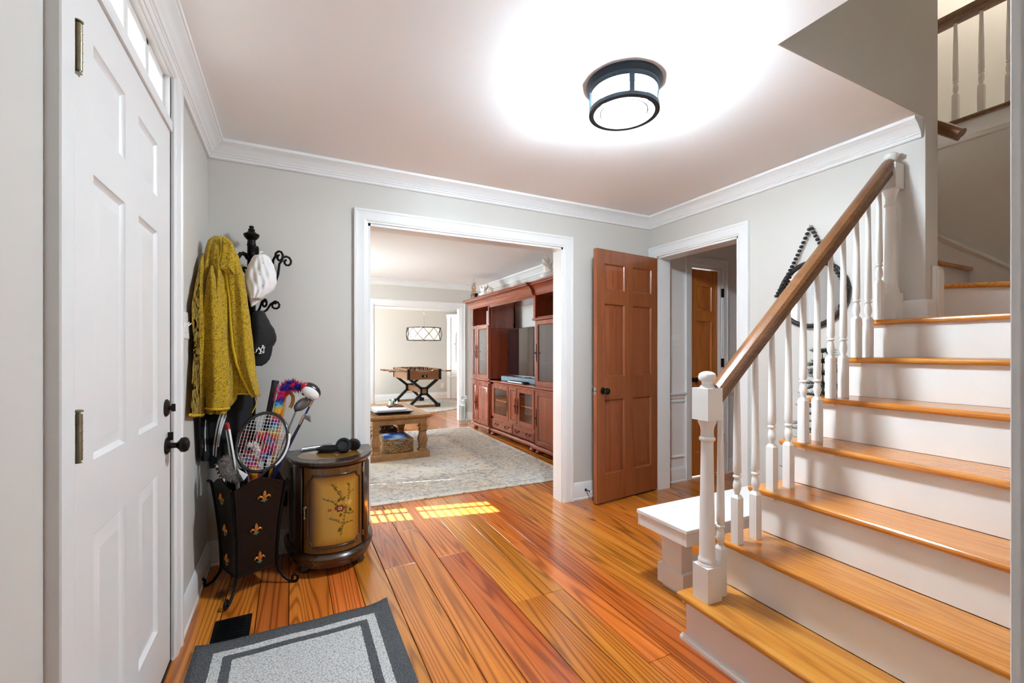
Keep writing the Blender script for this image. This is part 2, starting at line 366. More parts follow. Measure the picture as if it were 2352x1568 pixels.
molds('trim_4', 'white chair rail of the hall wall', [((XR2, YB, .775), (D3[0]-.08, YB, .775), (0, -1, 0), ZP, 0, 0), ((D3[1]+.08, YB, .775), (4.65, YB, .775), (0, -1, 0), ZP, 0, 0)], RAILP)
PM = [(0, 0), (.008, 0), (.01, .012), (.004, .022), (0, .022)]
molds('trim_5', 'white panel moulding low on the hall wall', [((XR2, YB, .225), (D3[0]-.08, YB, .225), (0, -1, 0), ZP, 0, 0), ((XR2, YB, .74), (D3[0]-.08, YB, .74), (0, -1, 0), ZP, 0, 0)], PM)
def casing(name, label, plane, side, a0, a1, zt, axis, jamb=None, prof=CASE, right=True, left=True):
    """casing round an opening on the wall face at coordinate plane; side = normal sign"""
    m = MB()
    P = (lambda a, z: (a, plane, z)) if axis == 'x' else (lambda a, z: (plane, a, z))
    nrm = (0, side, 0) if axis == 'x' else (side, 0, 0); ua = V((1, 0, 0)) if axis == 'x' else V((0, 1, 0))
    if left: m.mold(prof, P(a0, 0), P(a0, zt), -ua, nrm, 0, 1)
    if right: m.mold(prof, P(a1, 0), P(a1, zt), ua, nrm, 0, 1)
    m.mold(prof, P(a0, zt), P(a1, zt), (0, 0, 1), nrm, -1, 1)
    if jamb:
        j0, j1 = jamb; t = .016
        for q0, q1, z0, z1 in ((a0-.002, a0+t, 0, zt), (a1-t, a1+.002, 0, zt), (a0, a1, zt-t, zt+.002)):
            if axis == 'x': m.box(q0, q1, j0, j1, z0, z1)
            else: m.box(j0, j1, q0, q1, z0, z1)
    return S_(m.build(name, 'trim', None, 35), label)
casing('trim_6', 'white casing of the wide opening to the living room', YB, -1, OP1[0], OP1[1], OP1[2], 'x', (YB-.001, YB+DB+.001))
casing('trim_7', 'white casing on the living room side of the wide opening', YB+DB, 1, OP1[0], OP1[1], OP1[2], 'x')
casing('trim_8', 'white casing of the opening to the games room', LRY, -1, OP2[0], OP2[1], OP2[2], 'x', (LRY-.001, LRY+DB+.001))
casing('trim_9', 'white casing of the doorway behind the open brown door', XR, -1, D2[0], D2[1], D2[2], 'y', (XR-.001, XR2+.001))
casing('trim_10', 'white casing of the amber closet door', YB, -1, D3[0], D3[1], D3[2], 'x', (YB-.001, YB+.06), [(a*.9, b) for a, b in CASE])
casing('trim_11', 'white casing of the doorway beside the stairs', YF, 1, -.34, .628, 2.1, 'x', None, [(a, b*.72) for a, b in CASE])
S_(MB().box(.62, .645, .03, YF-.001, 0, 2.1).build('trim_12', 'trim'), 'white jamb of the doorway beside the stairs')
# front door frame, transom
fz = 2.372
m = MB()
for p0, p1, o, a, b in (((XL, FD[0]-.012, 0), (XL, FD[0]-.012, fz), (0, -1, 0), 0, 0), ((XL, FD[1]+.012, 0), (XL, FD[1]+.012, fz-.07), (0, 1, 0), 0, 0)):
    m.mold([(x*1.15, y) for x, y in CASE], p0, p1, o, (1, 0, 0), a, b)
m.mold([(x*.75, y) for x, y in CASE], (XL, FD[0]-.1, TR1), (XL, FD[1]+.1, TR1), (0, 0, 1), (1, 0, 0), 0, 0)
m.box(XL-.15, XL, FD[0]-.012, FD[0]+.001, 0, TR1).box(XL-.15, XL, FD[1]-.001, FD[1]+.012, 0, TR1).box(XL-.149, XL+.002, FD[0]-.012, FD[1]+.012, TR1-.004, TR1+.015)
m.box(XL-.15, XL+.008, FD[0], FD[1], 2.066, TR0)
S_(m.build('trim_13', 'trim', None, 35), 'white frame round the front door and its transom')
S_(MB().box(XL-.15, XL+.005, FD[0], FD[1], 0, .012).build('trim_14', 'bronze'), 'dark threshold under the front door')
S_(MB().box(-2.3, XL-.15, .6, 2.7, 3.0, 3.08).build('roof_sun_block', 'ceil'), 'white unseen roof added outside to keep the sun off the transom')  # unseen roof, added to block the sun from the transom panes
w1 = struct('window_1', 'white transom window of small panes over the front door', (XL-.06, 1.7, TR0))
n = 4; ww = (FD[1]-FD[0])/n
m = MB().box(XL-.09, XL-.02, FD[0], FD[1], TR0, TR0+.022).box(XL-.09, XL-.02, FD[0], FD[1], TR1-.022, TR1)
for k in range(n+1):
    y = FD[0]+ww*k; m.box(XL-.085, XL-.02, max(FD[0], y-.016), min(FD[1], y+.016), TR0, TR1)
m.build('window_frame', 'trim', w1, None, .004)
for k in range(n):
    MB().box(XL-.062, XL-.058, FD[0]+ww*k+.012, FD[0]+ww*(k+1)-.012, TR0+.02, TR1-.02).build('pane', 'glass', w1)
# side windows of living room and games room
M['blind'] = plain('white_blind_slat', C(236, 234, 228), .45, var=.01)
M['curtain'] = plain('dark_red_curtain', C(84, 26, 24), .8, var=.15, scale=12)
def window(i, w, label, dark):
    a, b, z0, z1 = w; o = struct('window_%d' % i, label, (XL-.08, (a+b)/2, z0))
    m = MB().box(XL-.13, XL-.07, a, a+.05, z0, z1).box(XL-.13, XL-.07, b-.05, b, z0, z1).box(XL-.13, XL-.07, a, b, z0, z0+.05).box(XL-.13, XL-.07, a, b, z1-.05, z1)
    zm = (z0+z1)/2; m.box(XL-.12, XL-.08, a, b, zm-.02, zm+.02); m.box(XL-.115, XL-.085, (a+b)/2-.012, (a+b)/2+.012, z0, z1)
    m.box(XL-.15, XL+.03, a-.06, b+.06, z0-.03, z0)
    m.build('window_frame', 'trim', o)
    for q in (0, 1):
        for r in (0, 1):
            MB().box(XL-.102, XL-.098, lerp(a, b, q*.5)+.02, lerp(a, b, q*.5+.5)-.02, lerp(z0, z1, r*.5)+.02, lerp(z0, z1, r*.5+.5)-.02).build('pane', 'glass', o)
    bl = thing('window_blind', 'white slatted blind in the %s window' % dark, 'blind', (XL-.03, (a+b)/2, z0), 'white slatted window blinds')
    MB().box(XL-.06, XL-.01, a+.01, b-.01, z1-.05, z1-.005).build('head_rail', 'blind', bl)
    k = 0; z = z1-.07
    while z > z0+.03:
        dz = .021 if i == 2 else .004
        MB().hexa([(XL-.06, a+.012, z+dz), (XL-.0, a+.012, z-dz), (XL-.0, b-.012, z-dz), (XL-.06, b-.012, z+dz)], [(XL-.06, a+.012, z+dz+.003), (XL, a+.012, z-dz+.003), (XL, b-.012, z-dz+.003), (XL-.06, b-.012, z+dz+.003)]).build('slat', 'blind', bl)
        z -= .062
    for y in (a+.19, (a+b)/2, b-.19): MB().box(XL+.001, XL+.002, y-.018, y+.018, z0+.03, z1-.03).build('ladder_tape', 'blind', bl)
    for s0, s1 in ((a+.27, b-.1),) if i == 2 else ((a-.12, a+.2), (b-.2, b+.12)):  # first window: wide unseen curtain added to narrow the sun patches on the floor
        L = []
        for q in range(61):
            y = lerp(s0, s1, q/60); L.append((XL+.075+.022*math.sin(q*.95), y))
        m = MB(); m.loft([[(x, y, .03) for x, y in L], [(x, y, z1+.12) for x, y in L]], False)
        cu = tag(m.build('curtain', 'curtain', None, 60), 'dark red curtain hanging out of view at the %s edge of the %s window' % ('door-facing' if s0 < (a+b)/2 else 'far', dark), 'curtain', 'dark red curtains'); cu.modifiers.new('thick', 'SOLIDIFY').thickness = .004
window(2, WIN[0], 'white living room window close to the foyer wall', 'first living room')
window(3, WIN[1], 'white living room window opposite the media cabinet', 'second living room')
window(4, WIN[2], 'white games room window', 'games room')
# ------------------------------------------------------------------ panel doors
def ring(u0, u1, v0, v1, i): return [(u0+i, v0+i), (u1-i, v0+i), (u1-i, v1-i), (u0+i, v1-i)]
def panel_door(name, label, O, U, Nn, w, h, t, panels, mat):
    """O = low corner of the face looking along Nn, U along the width; slab goes back by t"""
    O, U, Nn = V(O), V(U).normalized(), V(Nn).normalized(); d = struct(name, label, O)
    P = lambda a, z, n_: O+U*a+V((0, 0, z))+Nn*n_
    A = sorted({0, w}|{q for p in panels for q in p[:2]}); Z = sorted({0, h}|{q for p in panels for q in p[2:]})
    m = MB()
    for i in range(len(A)-1):
        for k in range(len(Z)-1):
            c, e = (A[i]+A[i+1])/2, (Z[k]+Z[k+1])/2
            if any(p[0] < c < p[1] and p[2] < e < p[3] for p in panels): continue
            m.hexa([P(A[i], Z[k], -t), P(A[i+1], Z[k], -t), P(A[i+1], Z[k], 0), P(A[i], Z[k], 0)], [P(A[i], Z[k+1], -t), P(A[i+1], Z[k+1], -t), P(A[i+1], Z[k+1], 0), P(A[i], Z[k+1], 0)])
    fr = m.build('stile_frame', mat, d)
    for p in panels:
        m = MB()
        for s, base in ((1, 0), (-1, -t)):
            m.loft([[P(a, z, base-s*dd) for a, z in ring(*p, ins)] for ins, dd in ((0, .0005), (.003, .005), (.012, .0105), (.018, .0105), (.046, .003), (.05, .003))], True, False, True)
        m.build('panel', mat, d, 30)
    return d, P
pz = [(.222, .775), (.953, 1.632), (1.755, 1.94)]
pan = [(a, b, z0-.014, z1-.014) for a, b in ((.118, .345), (.468, .685)) for z0, z1 in pz]
fd, P = panel_door('door_1', 'white six panel front door with bronze knob and deadbolt', (XL, FD[0]+.004, .014), (0, 1, 0), (1, 0, 0), .862, 2.05, .044, pan, 'door_white')
for z in (.12, .975, 1.82):
    m = MB(); yy = FD[0]+.012
    m.lathe([(.0075, 0), (.0075, .1)], (XL+.008, yy+.001, z), 14)
    hg = m.build('hinge', 'brass', fd, 40)
    m = MB()
    for q in (.02, .04, .06, .08): m.lathe([(.0079, 0), (.0082, .0015), (.0079, .003)], (XL+.008, yy+.001, z+q), 14)
    m.lathe([(.004, 0), (.004, .004), (.009, .005), (.009, .008), (.005, .010)], (XL+.008, yy+.001, z+.1), 14)
    m.lathe([(.0075, -.006), (.005, -.004), (.005, 0)], (XL+.008, yy+.001, z), 12)
    m.box(XL-.001, XL+.002, yy, yy+.03, z, z+.1)
    m.build('pin', 'brass', hg, 40)
ky = 2.072
kz, dbz = .856, 1.0
m = MB().lathe([(.03, 0), (.032, .004), (.026, .010), (.011, .014), (.010, .032), (.016, .038), (.027, .046), (.029, .058), (.024, .068), (.010, .073)], (XL, ky, kz), 24, (1, 0, 0))
m.build('door_knob', 'bronze', fd, 40)
m = MB().lathe([(.031, 0), (.033, .004), (.027, .010), (.010, .013), (.008, .02)], (XL, ky-.006, dbz), 24, (1, 0, 0)); m.box(XL+.018, XL+.03, ky-.01, ky-.002, dbz-.014, dbz+.014)
m.build('deadbolt', 'bronze', fd, 40)
MB().box(XL+.004, XL+.02, ky+.004, ky+.012, kz+.02, kz+.05).build('thumb_latch', 'bronze', fd)
# open brown door
E0 = V((2.150, 2.806, .016)); H0 = V((2.868, 2.888, .016)); U2 = (H0-E0).normalized(); N2 = V((U2.y, -U2.x, 0))
pan = [(a, b, z0, z1) for a, b in ((.085, .315), (.415, .645)) for z0, z1 in ((.215, .812), (.993, 1.578), (1.69, 1.90))]
d2, P = panel_door('door_2', 'brown stained six panel door standing open against the wall', E0, U2, N2, .722, 2.012, .036, pan, 'door_brown')
for s, o in ((1, 0), (-1, -.036)):
    MB().lathe([(.026, 0), (.028, .003), (.022, .008), (.010, .011), (.009, .026), (.016, .032), (.026, .040), (.028, .050), (.023, .060), (.008, .065)], P(.066, .885, o), 22, N2*s).build('door_knob', 'bronze', d2, 40)
m = MB(); m.hexa([P(-.0015, .855, -.03), P(.001, .855, -.03), P(.001, .855, -.006), P(-.0015, .855, -.006)], [P(-.0015, .915, -.03), P(.001, .915, -.03), P(.001, .915, -.006), P(-.0015, .915, -.006)])
m.lathe([(.006, 0), (.006, .012)], P(0, .885, -.018), 10, -U2); m.build('latch_plate', 'chrome', d2)
for z in (.2, 1.0, 1.8): MB().lathe([(.007, 0), (.007, .09)], P(.728, z, -.034), 10).build('hinge', 'bronze', d2, 40)
# narrow amber closet door
d3, P = panel_door('door_3', 'narrow amber wood closet door in the white hall', (D3[0]+.018, YB+.03, .012), (1, 0, 0), (0, -1, 0), .39, 2.0, .035, [(.085, .305, .22, .79), (.085, .305, .95, 1.50), (.085, .305, 1.60, 1.84)], 'door_orange')
MB().lathe([(.024, 0), (.024, .004), (.009, .010), (.009, .024), (.022, .034), (.024, .044), (.016, .054), (.006, .057)], P(.04, .93, 0), 20, (0, -1, 0)).build('door_knob', 'bronze', d3, 40)
for z in (.32, 1.06, 1.75): MB().box(D3[1]-.018, D3[1]+.012, YB-.024, YB-.012, z, z+.085).build('hinge', 'bronze', d3)
# ================================================================== staircase
SX, SY, SA, RUN, RISE, TL = 1.457, 1.270, .040, .219, .197, .098
SU, SV = V((math.cos(SA), -math.sin(SA), 0)), V((math.sin(SA), math.cos(SA), 0))
def SP(s, t, z): return V((SX, SY, 0))+SU*s+SV*t+V((0, 0, z))
TR = -1.055
st = thing('staircase', 'white painted staircase with amber wooden treads and a turned balustrade', 'staircase', (1.5, 1.2, 0))
def slab(mb, poly, z0, z1): return mb.loft([[V((p[0], p[1], z0)) for p in poly], [V((p[0], p[1], z1)) for p in poly]])
for i in range(7):
    s0, z = RUN*i, RISE*(i+1); s1 = s0+RUN+.035 if i < 6 else s0+.13
    q = [SP(s0, TR, 0), SP(s1, TR, 0), SP(s1, TL, 0), SP(s0, TL, 0)]
    if i == 6: q = [SP(s0, TR, 0), V((XE, YF+.02, 0)), V((XE, .21, 0)), V((3.05, 1.22, 0)), V((XR2-.0, 1.2, 0)), V((XR2, YS, 0)), V((XR, YS, 0)), V((XR, SP(s0, TL, 0).y-.03, 0)), SP(s0, TL, 0)]
    slab(MB(), q, z-.027, z).build('tread', 'tread', st, None, .011, 3)
    a, b = (0 if i == 0 else z-RISE), z-.026
    m = MB(); m.hexa([SP(s0+.03, TR, a), SP(s0+.05, TR, a), SP(s0+.05, TL-.03, a), SP(s0+.03, TL-.03, a)], [SP(s0+.03, TR, b), SP(s0+.05, TR, b), SP(s0+.05, TL-.03, b), SP(s0+.03, TL-.03, b)])
    m.build('riser', 'stair_white', st, None, .0015)
    m = MB(); m.loft([[SP(s0+.03-x, t, b-y) for x, y in ((0, 0), (.016, 0), (.012, .007), (.004, .013), (0, .016))] for t in ((TL-.12, TL-.005))])
    m.loft([[SP(x, TL-.03+y, b-w) for y, w in ((0, 0), (.016, 0), (.012, .007), (.004, .013), (0, .016))] for x in (s0+.016, s0+RUN)])
    m.build('cove_moulding', 'stair_white', st)
m = MB(); m.loft([[SP(.03-x, t, y) for x, y in ((0, 0), (.018, 0), (.017, .012), (.010, .019), (0, .021))] for t in (TR, TL-.012)]); m.build('shoe_moulding', 'stair_white', st)
# closed side under the stairs (sawtooth)
poly = [(.031, 0)]
for i in range(7): poly += [(RUN*i+.031, RISE*(i+1)-.027), (RUN*(i+1)+.031, RISE*(i+1)-.027)]
poly = poly[:-1]+[(RUN*6+.10, RISE*7-.027), (RUN*6+.10, 0)]
MB().ext(poly, SP(0, TL-.06, 0), SU, (0, 0, 1), SV*.03).build('stringer', 'stair_white', st)
# turning steps
Z8 = RISE*8
IC, OC = V((XR2, 1.21, 0)), V((XE, .2, 0)); dn = (OC-IC).normalized(); nn = V((-dn.y, dn.x, 0)); nn = -nn if nn.x > 0 and nn.y < 0 else nn
off = V((-.022, -.022, 0))
slab(MB(), [IC+off, OC+off, OC, V((XE, 1.29, 0)), V((XR2, 1.29, 0)), IC], Z8-.027, Z8).build('tread', 'tread', st, None, .011, 3)
slab(MB(), [IC, OC, OC+V((0, .03, 0)), IC+V((0, .03, 0))], RISE*7-.001, Z8-.026).build('riser', 'stair_white', st)
for k in range(3):
    y0 = 1.245+.215*k; z = RISE*(9+k)
    MB().box(XR2, XE, y0, y0+.25, z-.027, z).build('tread', 'tread', st, None, .011, 3)
    MB().box(XR2, XE, y0+.028, y0+.045, z-RISE-.001, z-.026).build('riser', 'stair_white', st)
# skirt on the landing wall
yA, zA, yB_, zB = 1.441, 2.045, 1.128, 1.79; sl = (zA-zB)/(yA-yB_)
f = lambda y: zB+(y-yB_)*sl
MB().ext([(YF+.03, RISE*7), (2.0, RISE*7), (2.0, f(2.0)), (.78, f(.78)), (YF+.03, f(.78))], (XE-.018, 0, 0), (0, 1, 0), (0, 0, 1), (.017, 0, 0)).build('skirt_board', 'stair_white', st)
m = MB(); d = V((0, 1, sl)).normalized(); up = V((0, -d.z, d.y))
m.mold([(0, -.03), (.008, -.03), (.012, -.018), (.02, -.010), (.02, .004), (0, .006)], (XE-.018, .78, f(.78)), (XE-.018, 2.0, f(2.0)), (-1, 0, 0), up); m.build('skirt_cap', 'stair_white', st, 30)
# base blocks on the landing side of the wall end
z7 = RISE*7
m = MB(); m.mold([(a, b*.72) for a, b in BASE], (XR, 1.155, z7), (XR, YS, z7), (-1, 0, 0), ZP, 0, 1); m.mold([(a, b*.72) for a, b in BASE], (XR, YS, z7), (XR2-.02, YS, z7), (0, -1, 0), ZP, -1, 0)
m.build('wall_base', 'stair_white', st, 30)
m = MB().box(XR2-.04, XR2+.002, YS-.016, YS, z7, z7+.275); m.mold([(0, 0), (.012, 0), (.016, .01), (.01, .02), (0, .024)], (XR2-.045, YS, z7+.09), (XR2-.045, YS, z7+.275), (0, -1, 0), (-1, 0, 0))
m.box(XR2-.045, XR2+.02, YS-.02, YS+.16, z7, z7+.26)
m.build('wall_base', 'stair_white', st, None, .004)
# newels
def newel(c, z0, hgt, w, k=1.0):
    h = w/2; x, y = c
    m = MB(); R = Matrix.Translation((x, y, 0)) @ Matrix.Rotation(-SA, 4, 'Z'); m.X = R
    zb, zt = z0+.14*k, z0+hgt-.20
    m.box(-h, h, -h, h, z0, zb); m.box(-h*1.05, h*1.05, -h*1.05, h*1.05, zt, zt+.13)
    L = zt-zb
    pr = [(h*.98, 0), (h*.98, .006), (h*.9, .012), (h*.93, .02), (h*.84, .028), (h*.80, .04), (h*.62, L-.10), (h*.62, L-.09), (h*.80, L-.084), (h*.82, L-.076), (h*.66, L-.068), (h*.64, L-.045), (h*.70, L-.03), (h*.9, L-.012), (h*.95, L)]
    m.lathe([(r, zb+q) for r, q in pr], (0, 0, 0), 24)
    nw = m.build('newel_post', 'stair_white', st, 35)
    m = MB(); m.X = R; zc = zt+.13
    m.lathe([(h*.8, zc), (h*.72, zc+.005), (h*.52, zc+.016), (h*.56, zc+.026), (h*.82, zc+.034), (h*.88, zc+.046), (h*.80, zc+.058), (h*.5, zc+.066), (h*.12, zc+.069)], (0, 0, 0), 24)
    m.build('newel_cap', 'stair_white', nw, 40)
NW1, NW2 = (1.534, 1.268), (2.838, 1.192)
newel(NW1, RISE, .935, .078)
newel(NW2, RISE*7, .885, .074)
R0, R1 = V((1.566, 1.266, 1.022)), V((2.808, 1.195, 2.178))
rp = [(-.03, -.030), (-.012, -.034), (.012, -.034), (.03, -.030), (.026, -.012), (.033, -.002), (.034, .012), (.026, .026), (.010, .033), (-.010, .033), (-.026, .026), (-.034, .012), (-.033, -.002), (-.026, -.012)]
d = (R1-R0).normalized(); side = d.cross(V((0, 0, 1))).normalized(); upv = V((0, 0, 1.32))
m = MB(); m.loft([[R0+side*a+upv*b for a, b in rp], [R1+side*a+upv*b for a, b in rp]]); m.build('handrail', 'rail', st, 30)
def baluster(mb, x, y, z0, z1, rot, w=.034):
    mb.X = Matrix.Translation((x, y, z0)) @ Matrix.Rotation(rot, 4, 'Z'); h = w/2; H = z1-z0; B = .195
    mb.box(-h, h, -h, h, 0, B)
    sq = lambda r, z: [V((r*sx, r*sy, z)) for sx, sy in ((-1, -1), (1, -1), (1, 1), (-1, 1))]
    mb.loft([sq(h, B), sq(h*.62, B+.014)])
    mb.lathe([(h*.62, B+.008), (h*.60, B+.02), (h*.88, B+.035), (h*.98, B+.05), (h*.84, B+.07), (h*.66, B+.08), (h*.64, B+.084), (h*.98, B+.088), (h*.98, B+.094), (h*.7, B+.098), (h*.98, B+.112), (h*.94, B+.16), (h*.84, B+.30), (h*.62, H-.05), (h*.6, H)], (0, 0, 0), 14)
bx = [(1655, 1), (1693, 2), (1735, 2), (1773, 3), (1811, 3), (1845, 4), (1877, 4), (1908, 5), (1937, 5), (1967, 6), (1994, 6), (2019, 7)]
for u, k in bx:
    # where the sight line of the baluster crosses the row of balusters on the treads
    r = ray(u, 900); q0 = SP(0, -.003, 0); den = r.x*(-SV.x)+r.y*(-SV.y)
    t = (q0.dot(SV))/(V((r.x, r.y, 0)).dot(SV)); x, y = r.x*t, r.y*t
    s = (V((x, y, 0))-V((SX, SY, 0))).dot(SU)
    f_ = (V((x, y, 0))-V((R0.x, R0.y, 0))).dot(V((d.x, d.y, 0)))/(d.x**2+d.y**2)
    zr = R0.z+d.z*f_-.03
    m = MB(); baluster(m, x, y, RISE*k-.001, zr, -SA); m.build('baluster', 'stair_white', st, 35)
# upstairs railing over the stairs
ur = thing('stair_railing', 'white balusters with a brown handrail along the upstairs floor edge', 'railing', (XE, 1.3, 2.76))
m = MB(); m.box(XE-.02, XE+.03, YF+.02, 2.0, 2.62, 2.752); m.mold([(0, 0), (.012, 0), (.018, .012), (.03, .022), (.03, .034), (0, .036)], (XE-.02, YF+.02, 2.62), (XE-.02, 2.0, 2.62), (-1, 0, 0), ZP)
m.build('fascia_board', 'trim', ur, 30)
MB().box(XE-.05, XE+.12, YF+.02, 2.0, 2.752, 2.776).build('floor_nosing', 'rail', ur, None, .01)
m = MB(); m.loft([[V((XE+.04+a, y, 3.51+b*1.3)) for a, b in rp] for y in (YF+.02, 2.0)]); m.build('handrail', 'rail', ur, 30)
for k in range(-5, 6):
    m = MB(); baluster(m, XE+.04, 1.352-.127*k, 2.776, 3.48, 0, .032)
    m.build('baluster', 'stair_white', ur, 35)
# wall handrail end of the upper flight
wr = thing('wall_handrail', 'dark brown handrail end showing past the stairwell wall', 'handrail', (XR2, 1.2, 2.4))
m = MB(); a, b = V((3.085, 1.00, 2.33)), V((3.085, 1.75, 3.0)); dd = (b-a).normalized(); sd = dd.cross(V((0, 0, 1))).normalized(); uu = sd.cross(dd)
m.loft([[a+sd*p*.9+uu*q*.9 for p, q in rp], [b+sd*p*.9+uu*q*.9 for p, q in rp]]); m.build('rail', 'rail', wr, 30)
for t in (.3, .8):
    p = a.lerp(b, t); MB().tube([(XR2-.001, p.y, p.z-.05), (3.06, p.y, p.z-.06), (3.085, p.y, p.z-.025)], .006).build('bracket', 'bronze', wr, 40)
# ================================================================== ceiling lamp
M['lampmetal'] = plain('dark_slate_metal', C(38, 52, 62), .42, .25, var=.1)
M['opal'] = glow('opal_diffuser', (.84, .98, 1.10, 1), 200)
M['seeded'] = glass('seeded_glass', (.97, .985, .99, 1), .05, .05)
LX, LY = 1.325, 1.535
cl = thing('ceiling_lamp', 'round flush ceiling lamp of dark metal with clear glass drum', 'lamp', (LX, LY, ZC))
MB().lathe([(.164, ZC), (.166, ZC-.010), (.160, ZC-.016), (.157, ZC-.022), (.152, ZC-.026), (.150, ZC-.040), (.146, ZC-.044), (.10, ZC-.044)], (LX, LY, 0), 56).build('canopy', 'lampmetal', cl, 40)
m = MB(); n = 56
for r, z0, z1 in ((.147, ZC-.120, ZC-.040),):
    m.lathe([(r, z0), (r, z1)], (LX, LY, 0), n, caps=False); m.lathe([(r-.004, z0), (r-.004, z1)], (LX, LY, 0), n, caps=False)
m.build('glass_drum', 'seeded', cl, 40)
def annulus(mb, c, ri, ro, z0, z1, n=56):
    f = lambda r, z: [V((c[0]+r*math.cos(2*math.pi*i/n), c[1]+r*math.sin(2*math.pi*i/n), z)) for i in range(n)]
    mb.loft([f(ri, z0), f(ro, z0), f(ro, z1), f(ri, z1)], wrap=True)
m = MB(); annulus(m, (LX, LY), .132, .153, ZC-.132, ZC-.116); m.build('lower_ring', 'lampmetal', cl, 40)
for k in range(4):
    a = math.radians(-118+90*k); p = V((LX+.148*math.cos(a), LY+.148*math.sin(a), 0)); t = V((-math.sin(a), math.cos(a), 0))*.011; o = V((math.cos(a), math.sin(a), 0))*.003
    MB().hexa([p-t-o+V((0, 0, ZC-.118)), p+t-o+V((0, 0, ZC-.118)), p+t+o+V((0, 0, ZC-.118)), p-t+o+V((0, 0, ZC-.118))], [p-t-o+V((0, 0, ZC-.04)), p+t-o+V((0, 0, ZC-.04)), p+t+o+V((0, 0, ZC-.04)), p-t+o+V((0, 0, ZC-.04))]).build('strap', 'lampmetal', cl)
MB().lathe([(.098, ZC-.046), (.100, ZC-.110), (.094, ZC-.124), (.02, ZC-.128)], (LX, LY, 0), 48).build('diffuser', 'opal', cl, 50)
annulus_m = MB(); annulus(annulus_m, (LX, LY), .099, .104, ZC-.126, ZC-.110); annulus_m.build('diffuser_ring', 'chrome', cl, 40)
# ================================================================== bench
bn = thing('bench', 'low white painted wooden bench behind the stair newel', 'bench', (2.1, 1.64, 0))
MB().box(1.64, 2.56, 1.468, 1.80, .358, .38).build('seat', 'stair_white', bn, None, .004)
m = MB().box(1.645, 2.555, 1.473, 1.497, .30, .358).box(1.645, 2.555, 1.771, 1.795, .30, .358).box(1.645, 1.669, 1.497, 1.771, .30, .358).box(2.531, 2.555, 1.497, 1.771, .30, .358)
m.build('apron', 'stair_white', bn, None, .002)
for x in (1.725, 2.405):
    MB().box(x, x+.075, 1.575, 1.705, .10, .358).build('leg', 'stair_white', bn, None, .003)
    MB().box(x-.012, x+.087, 1.555, 1.725, .02, .115).build('foot_block', 'stair_white', bn, None, .003)
    MB().box(x+.005, x+.07, 1.575, 1.705, .0005, .02).build('foot', 'stair_white', bn)
MB().box(1.79, 2.42, 1.60, 1.68, .09, .125).build('stretcher', 'stair_white', bn, None, .002)
# ================================================================== mirror with beads
M['mirror'] = plain('mirror_glass', C(240, 242, 243), .02, 1., var=0)
M['bead'] = plain('black_wood_bead', C(22, 22, 22), .45, var=.2)
mc = V((XR, 1.607, 1.566)); mr = .196
mi = thing('round_mirror', 'round black framed mirror hanging from a string of black beads', 'mirror', mc)
ang = [2*math.pi*i/64 for i in range(64)]
MB().tube([mc+V((-.017, mr*math.cos(a), mr*math.sin(a))) for a in ang], .0145, 10, wrap=True).build('frame', 'bead', mi, 50)
MB().lathe([(mr-.008, 0), (mr-.008, .006)], mc+V((-.016, 0, 0)), 64, (1, 0, 0)).build('mirror_glass', 'mirror', mi)
hk = V((XR-.022, 1.612, 1.985))
MB().lathe([(.009, 0), (.009, .006), (.004, .008), (.004, .024), (.007, .026)], (XR, hk.y, hk.z), 10, (-1, 0, 0)).build('wall_hook', 'chrome', mi, 40)
bm_ = MB().ball((0, 0, 0), (.0125, .0125, .0105), 12, 8); first = None
for sgn in (1, -1):
    e = V((XR-.032, mc.y+sgn*(mr+.018), mc.z+.005)); n = 19
    for i in range(n):
        t = (i+.7)/n; p = hk.lerp(e, t); p.z -= .02*math.sin(math.pi*t); p.x = lerp(XR-.02, XR-.034, min(1, t*1.3))
        if first is None: first = bm_.build('bead', 'bead', mi, 60); first.location = p
        else: clone(first, p, mi)
    p = [hk.lerp(e, t/12)+V((0, 0, -.02*math.sin(math.pi*t/12))) for t in range(13)]
    MB().tube([V((lerp(XR-.02, XR-.034, min(1, i/12*1.3)), q.y, q.z)) for i, q in enumerate(p)], .002, 6).build('string', 'paper', mi)
# ================================================================== evergreen behind the stairs
M['needle'] = plain('evergreen_needles', C(30, 52, 30), .6, var=.5, scale=60)
M['pot'] = plain('grey_planter', C(120, 116, 110), .6, var=.1)
pl = thing('potted_evergreen', 'dark green potted evergreen half hidden behind the stair balusters', 'plant', (2.73, 1.49, 0))
pc = V((2.745, 1.475, 0))
MB().lathe([(.075, 0), (.085, .03), (.11, .24), (.115, .25), (.10, .25), (.095, .22)], pc, 24).build('planter', 'pot', pl, 40)
MB().tube([pc+V((0, 0, .2)), pc+V((.005, 0, .7)), pc+V((0, .004, 1.2))], [.012, .009, .003], 8).build('stem', 'rail', pl, 50)
m = MB(); rr = random.Random(3)
for lev in range(13):
    z = .40+.068*lev; L = .23*(1-lev/15.5)
    for k in range(8):
        a = rr.uniform(0, .5)+k*2*math.pi/8+lev*.37; dr = V((math.cos(a), math.sin(a), rr.uniform(.0, .75))).normalized()
        if pc.x+dr.x*L > XR-.04: dr.x *= .35
        if pc.y+dr.y*L < 1.40: dr.y *= .3
        p0 = pc+V((0, 0, z))
        for j in range(16):
            t = (j+2)/17; q = p0+dr*L*t-V((0, 0, .03*t*t))
            for s in (-1, 1):
                sd = dr.cross(V((0, 0, 1))).normalized()*s; tip = q+(sd*.8+dr*.75+V((0, 0, rr.uniform(-.2, .5)))).normalized()*.04
                w = dr*.0028
                m.add([q-w, q+w, tip+V((0, 0, .001)), q+V((0, 0, .003))], [(0, 1, 2), (1, 3, 2), (3, 0, 2), (0, 3, 1)])
        m.tube([p0, p0+dr*L*.5-V((0, 0, .008)), p0+dr*L-V((0, 0, .03))], [.003, .002, .001], 5)
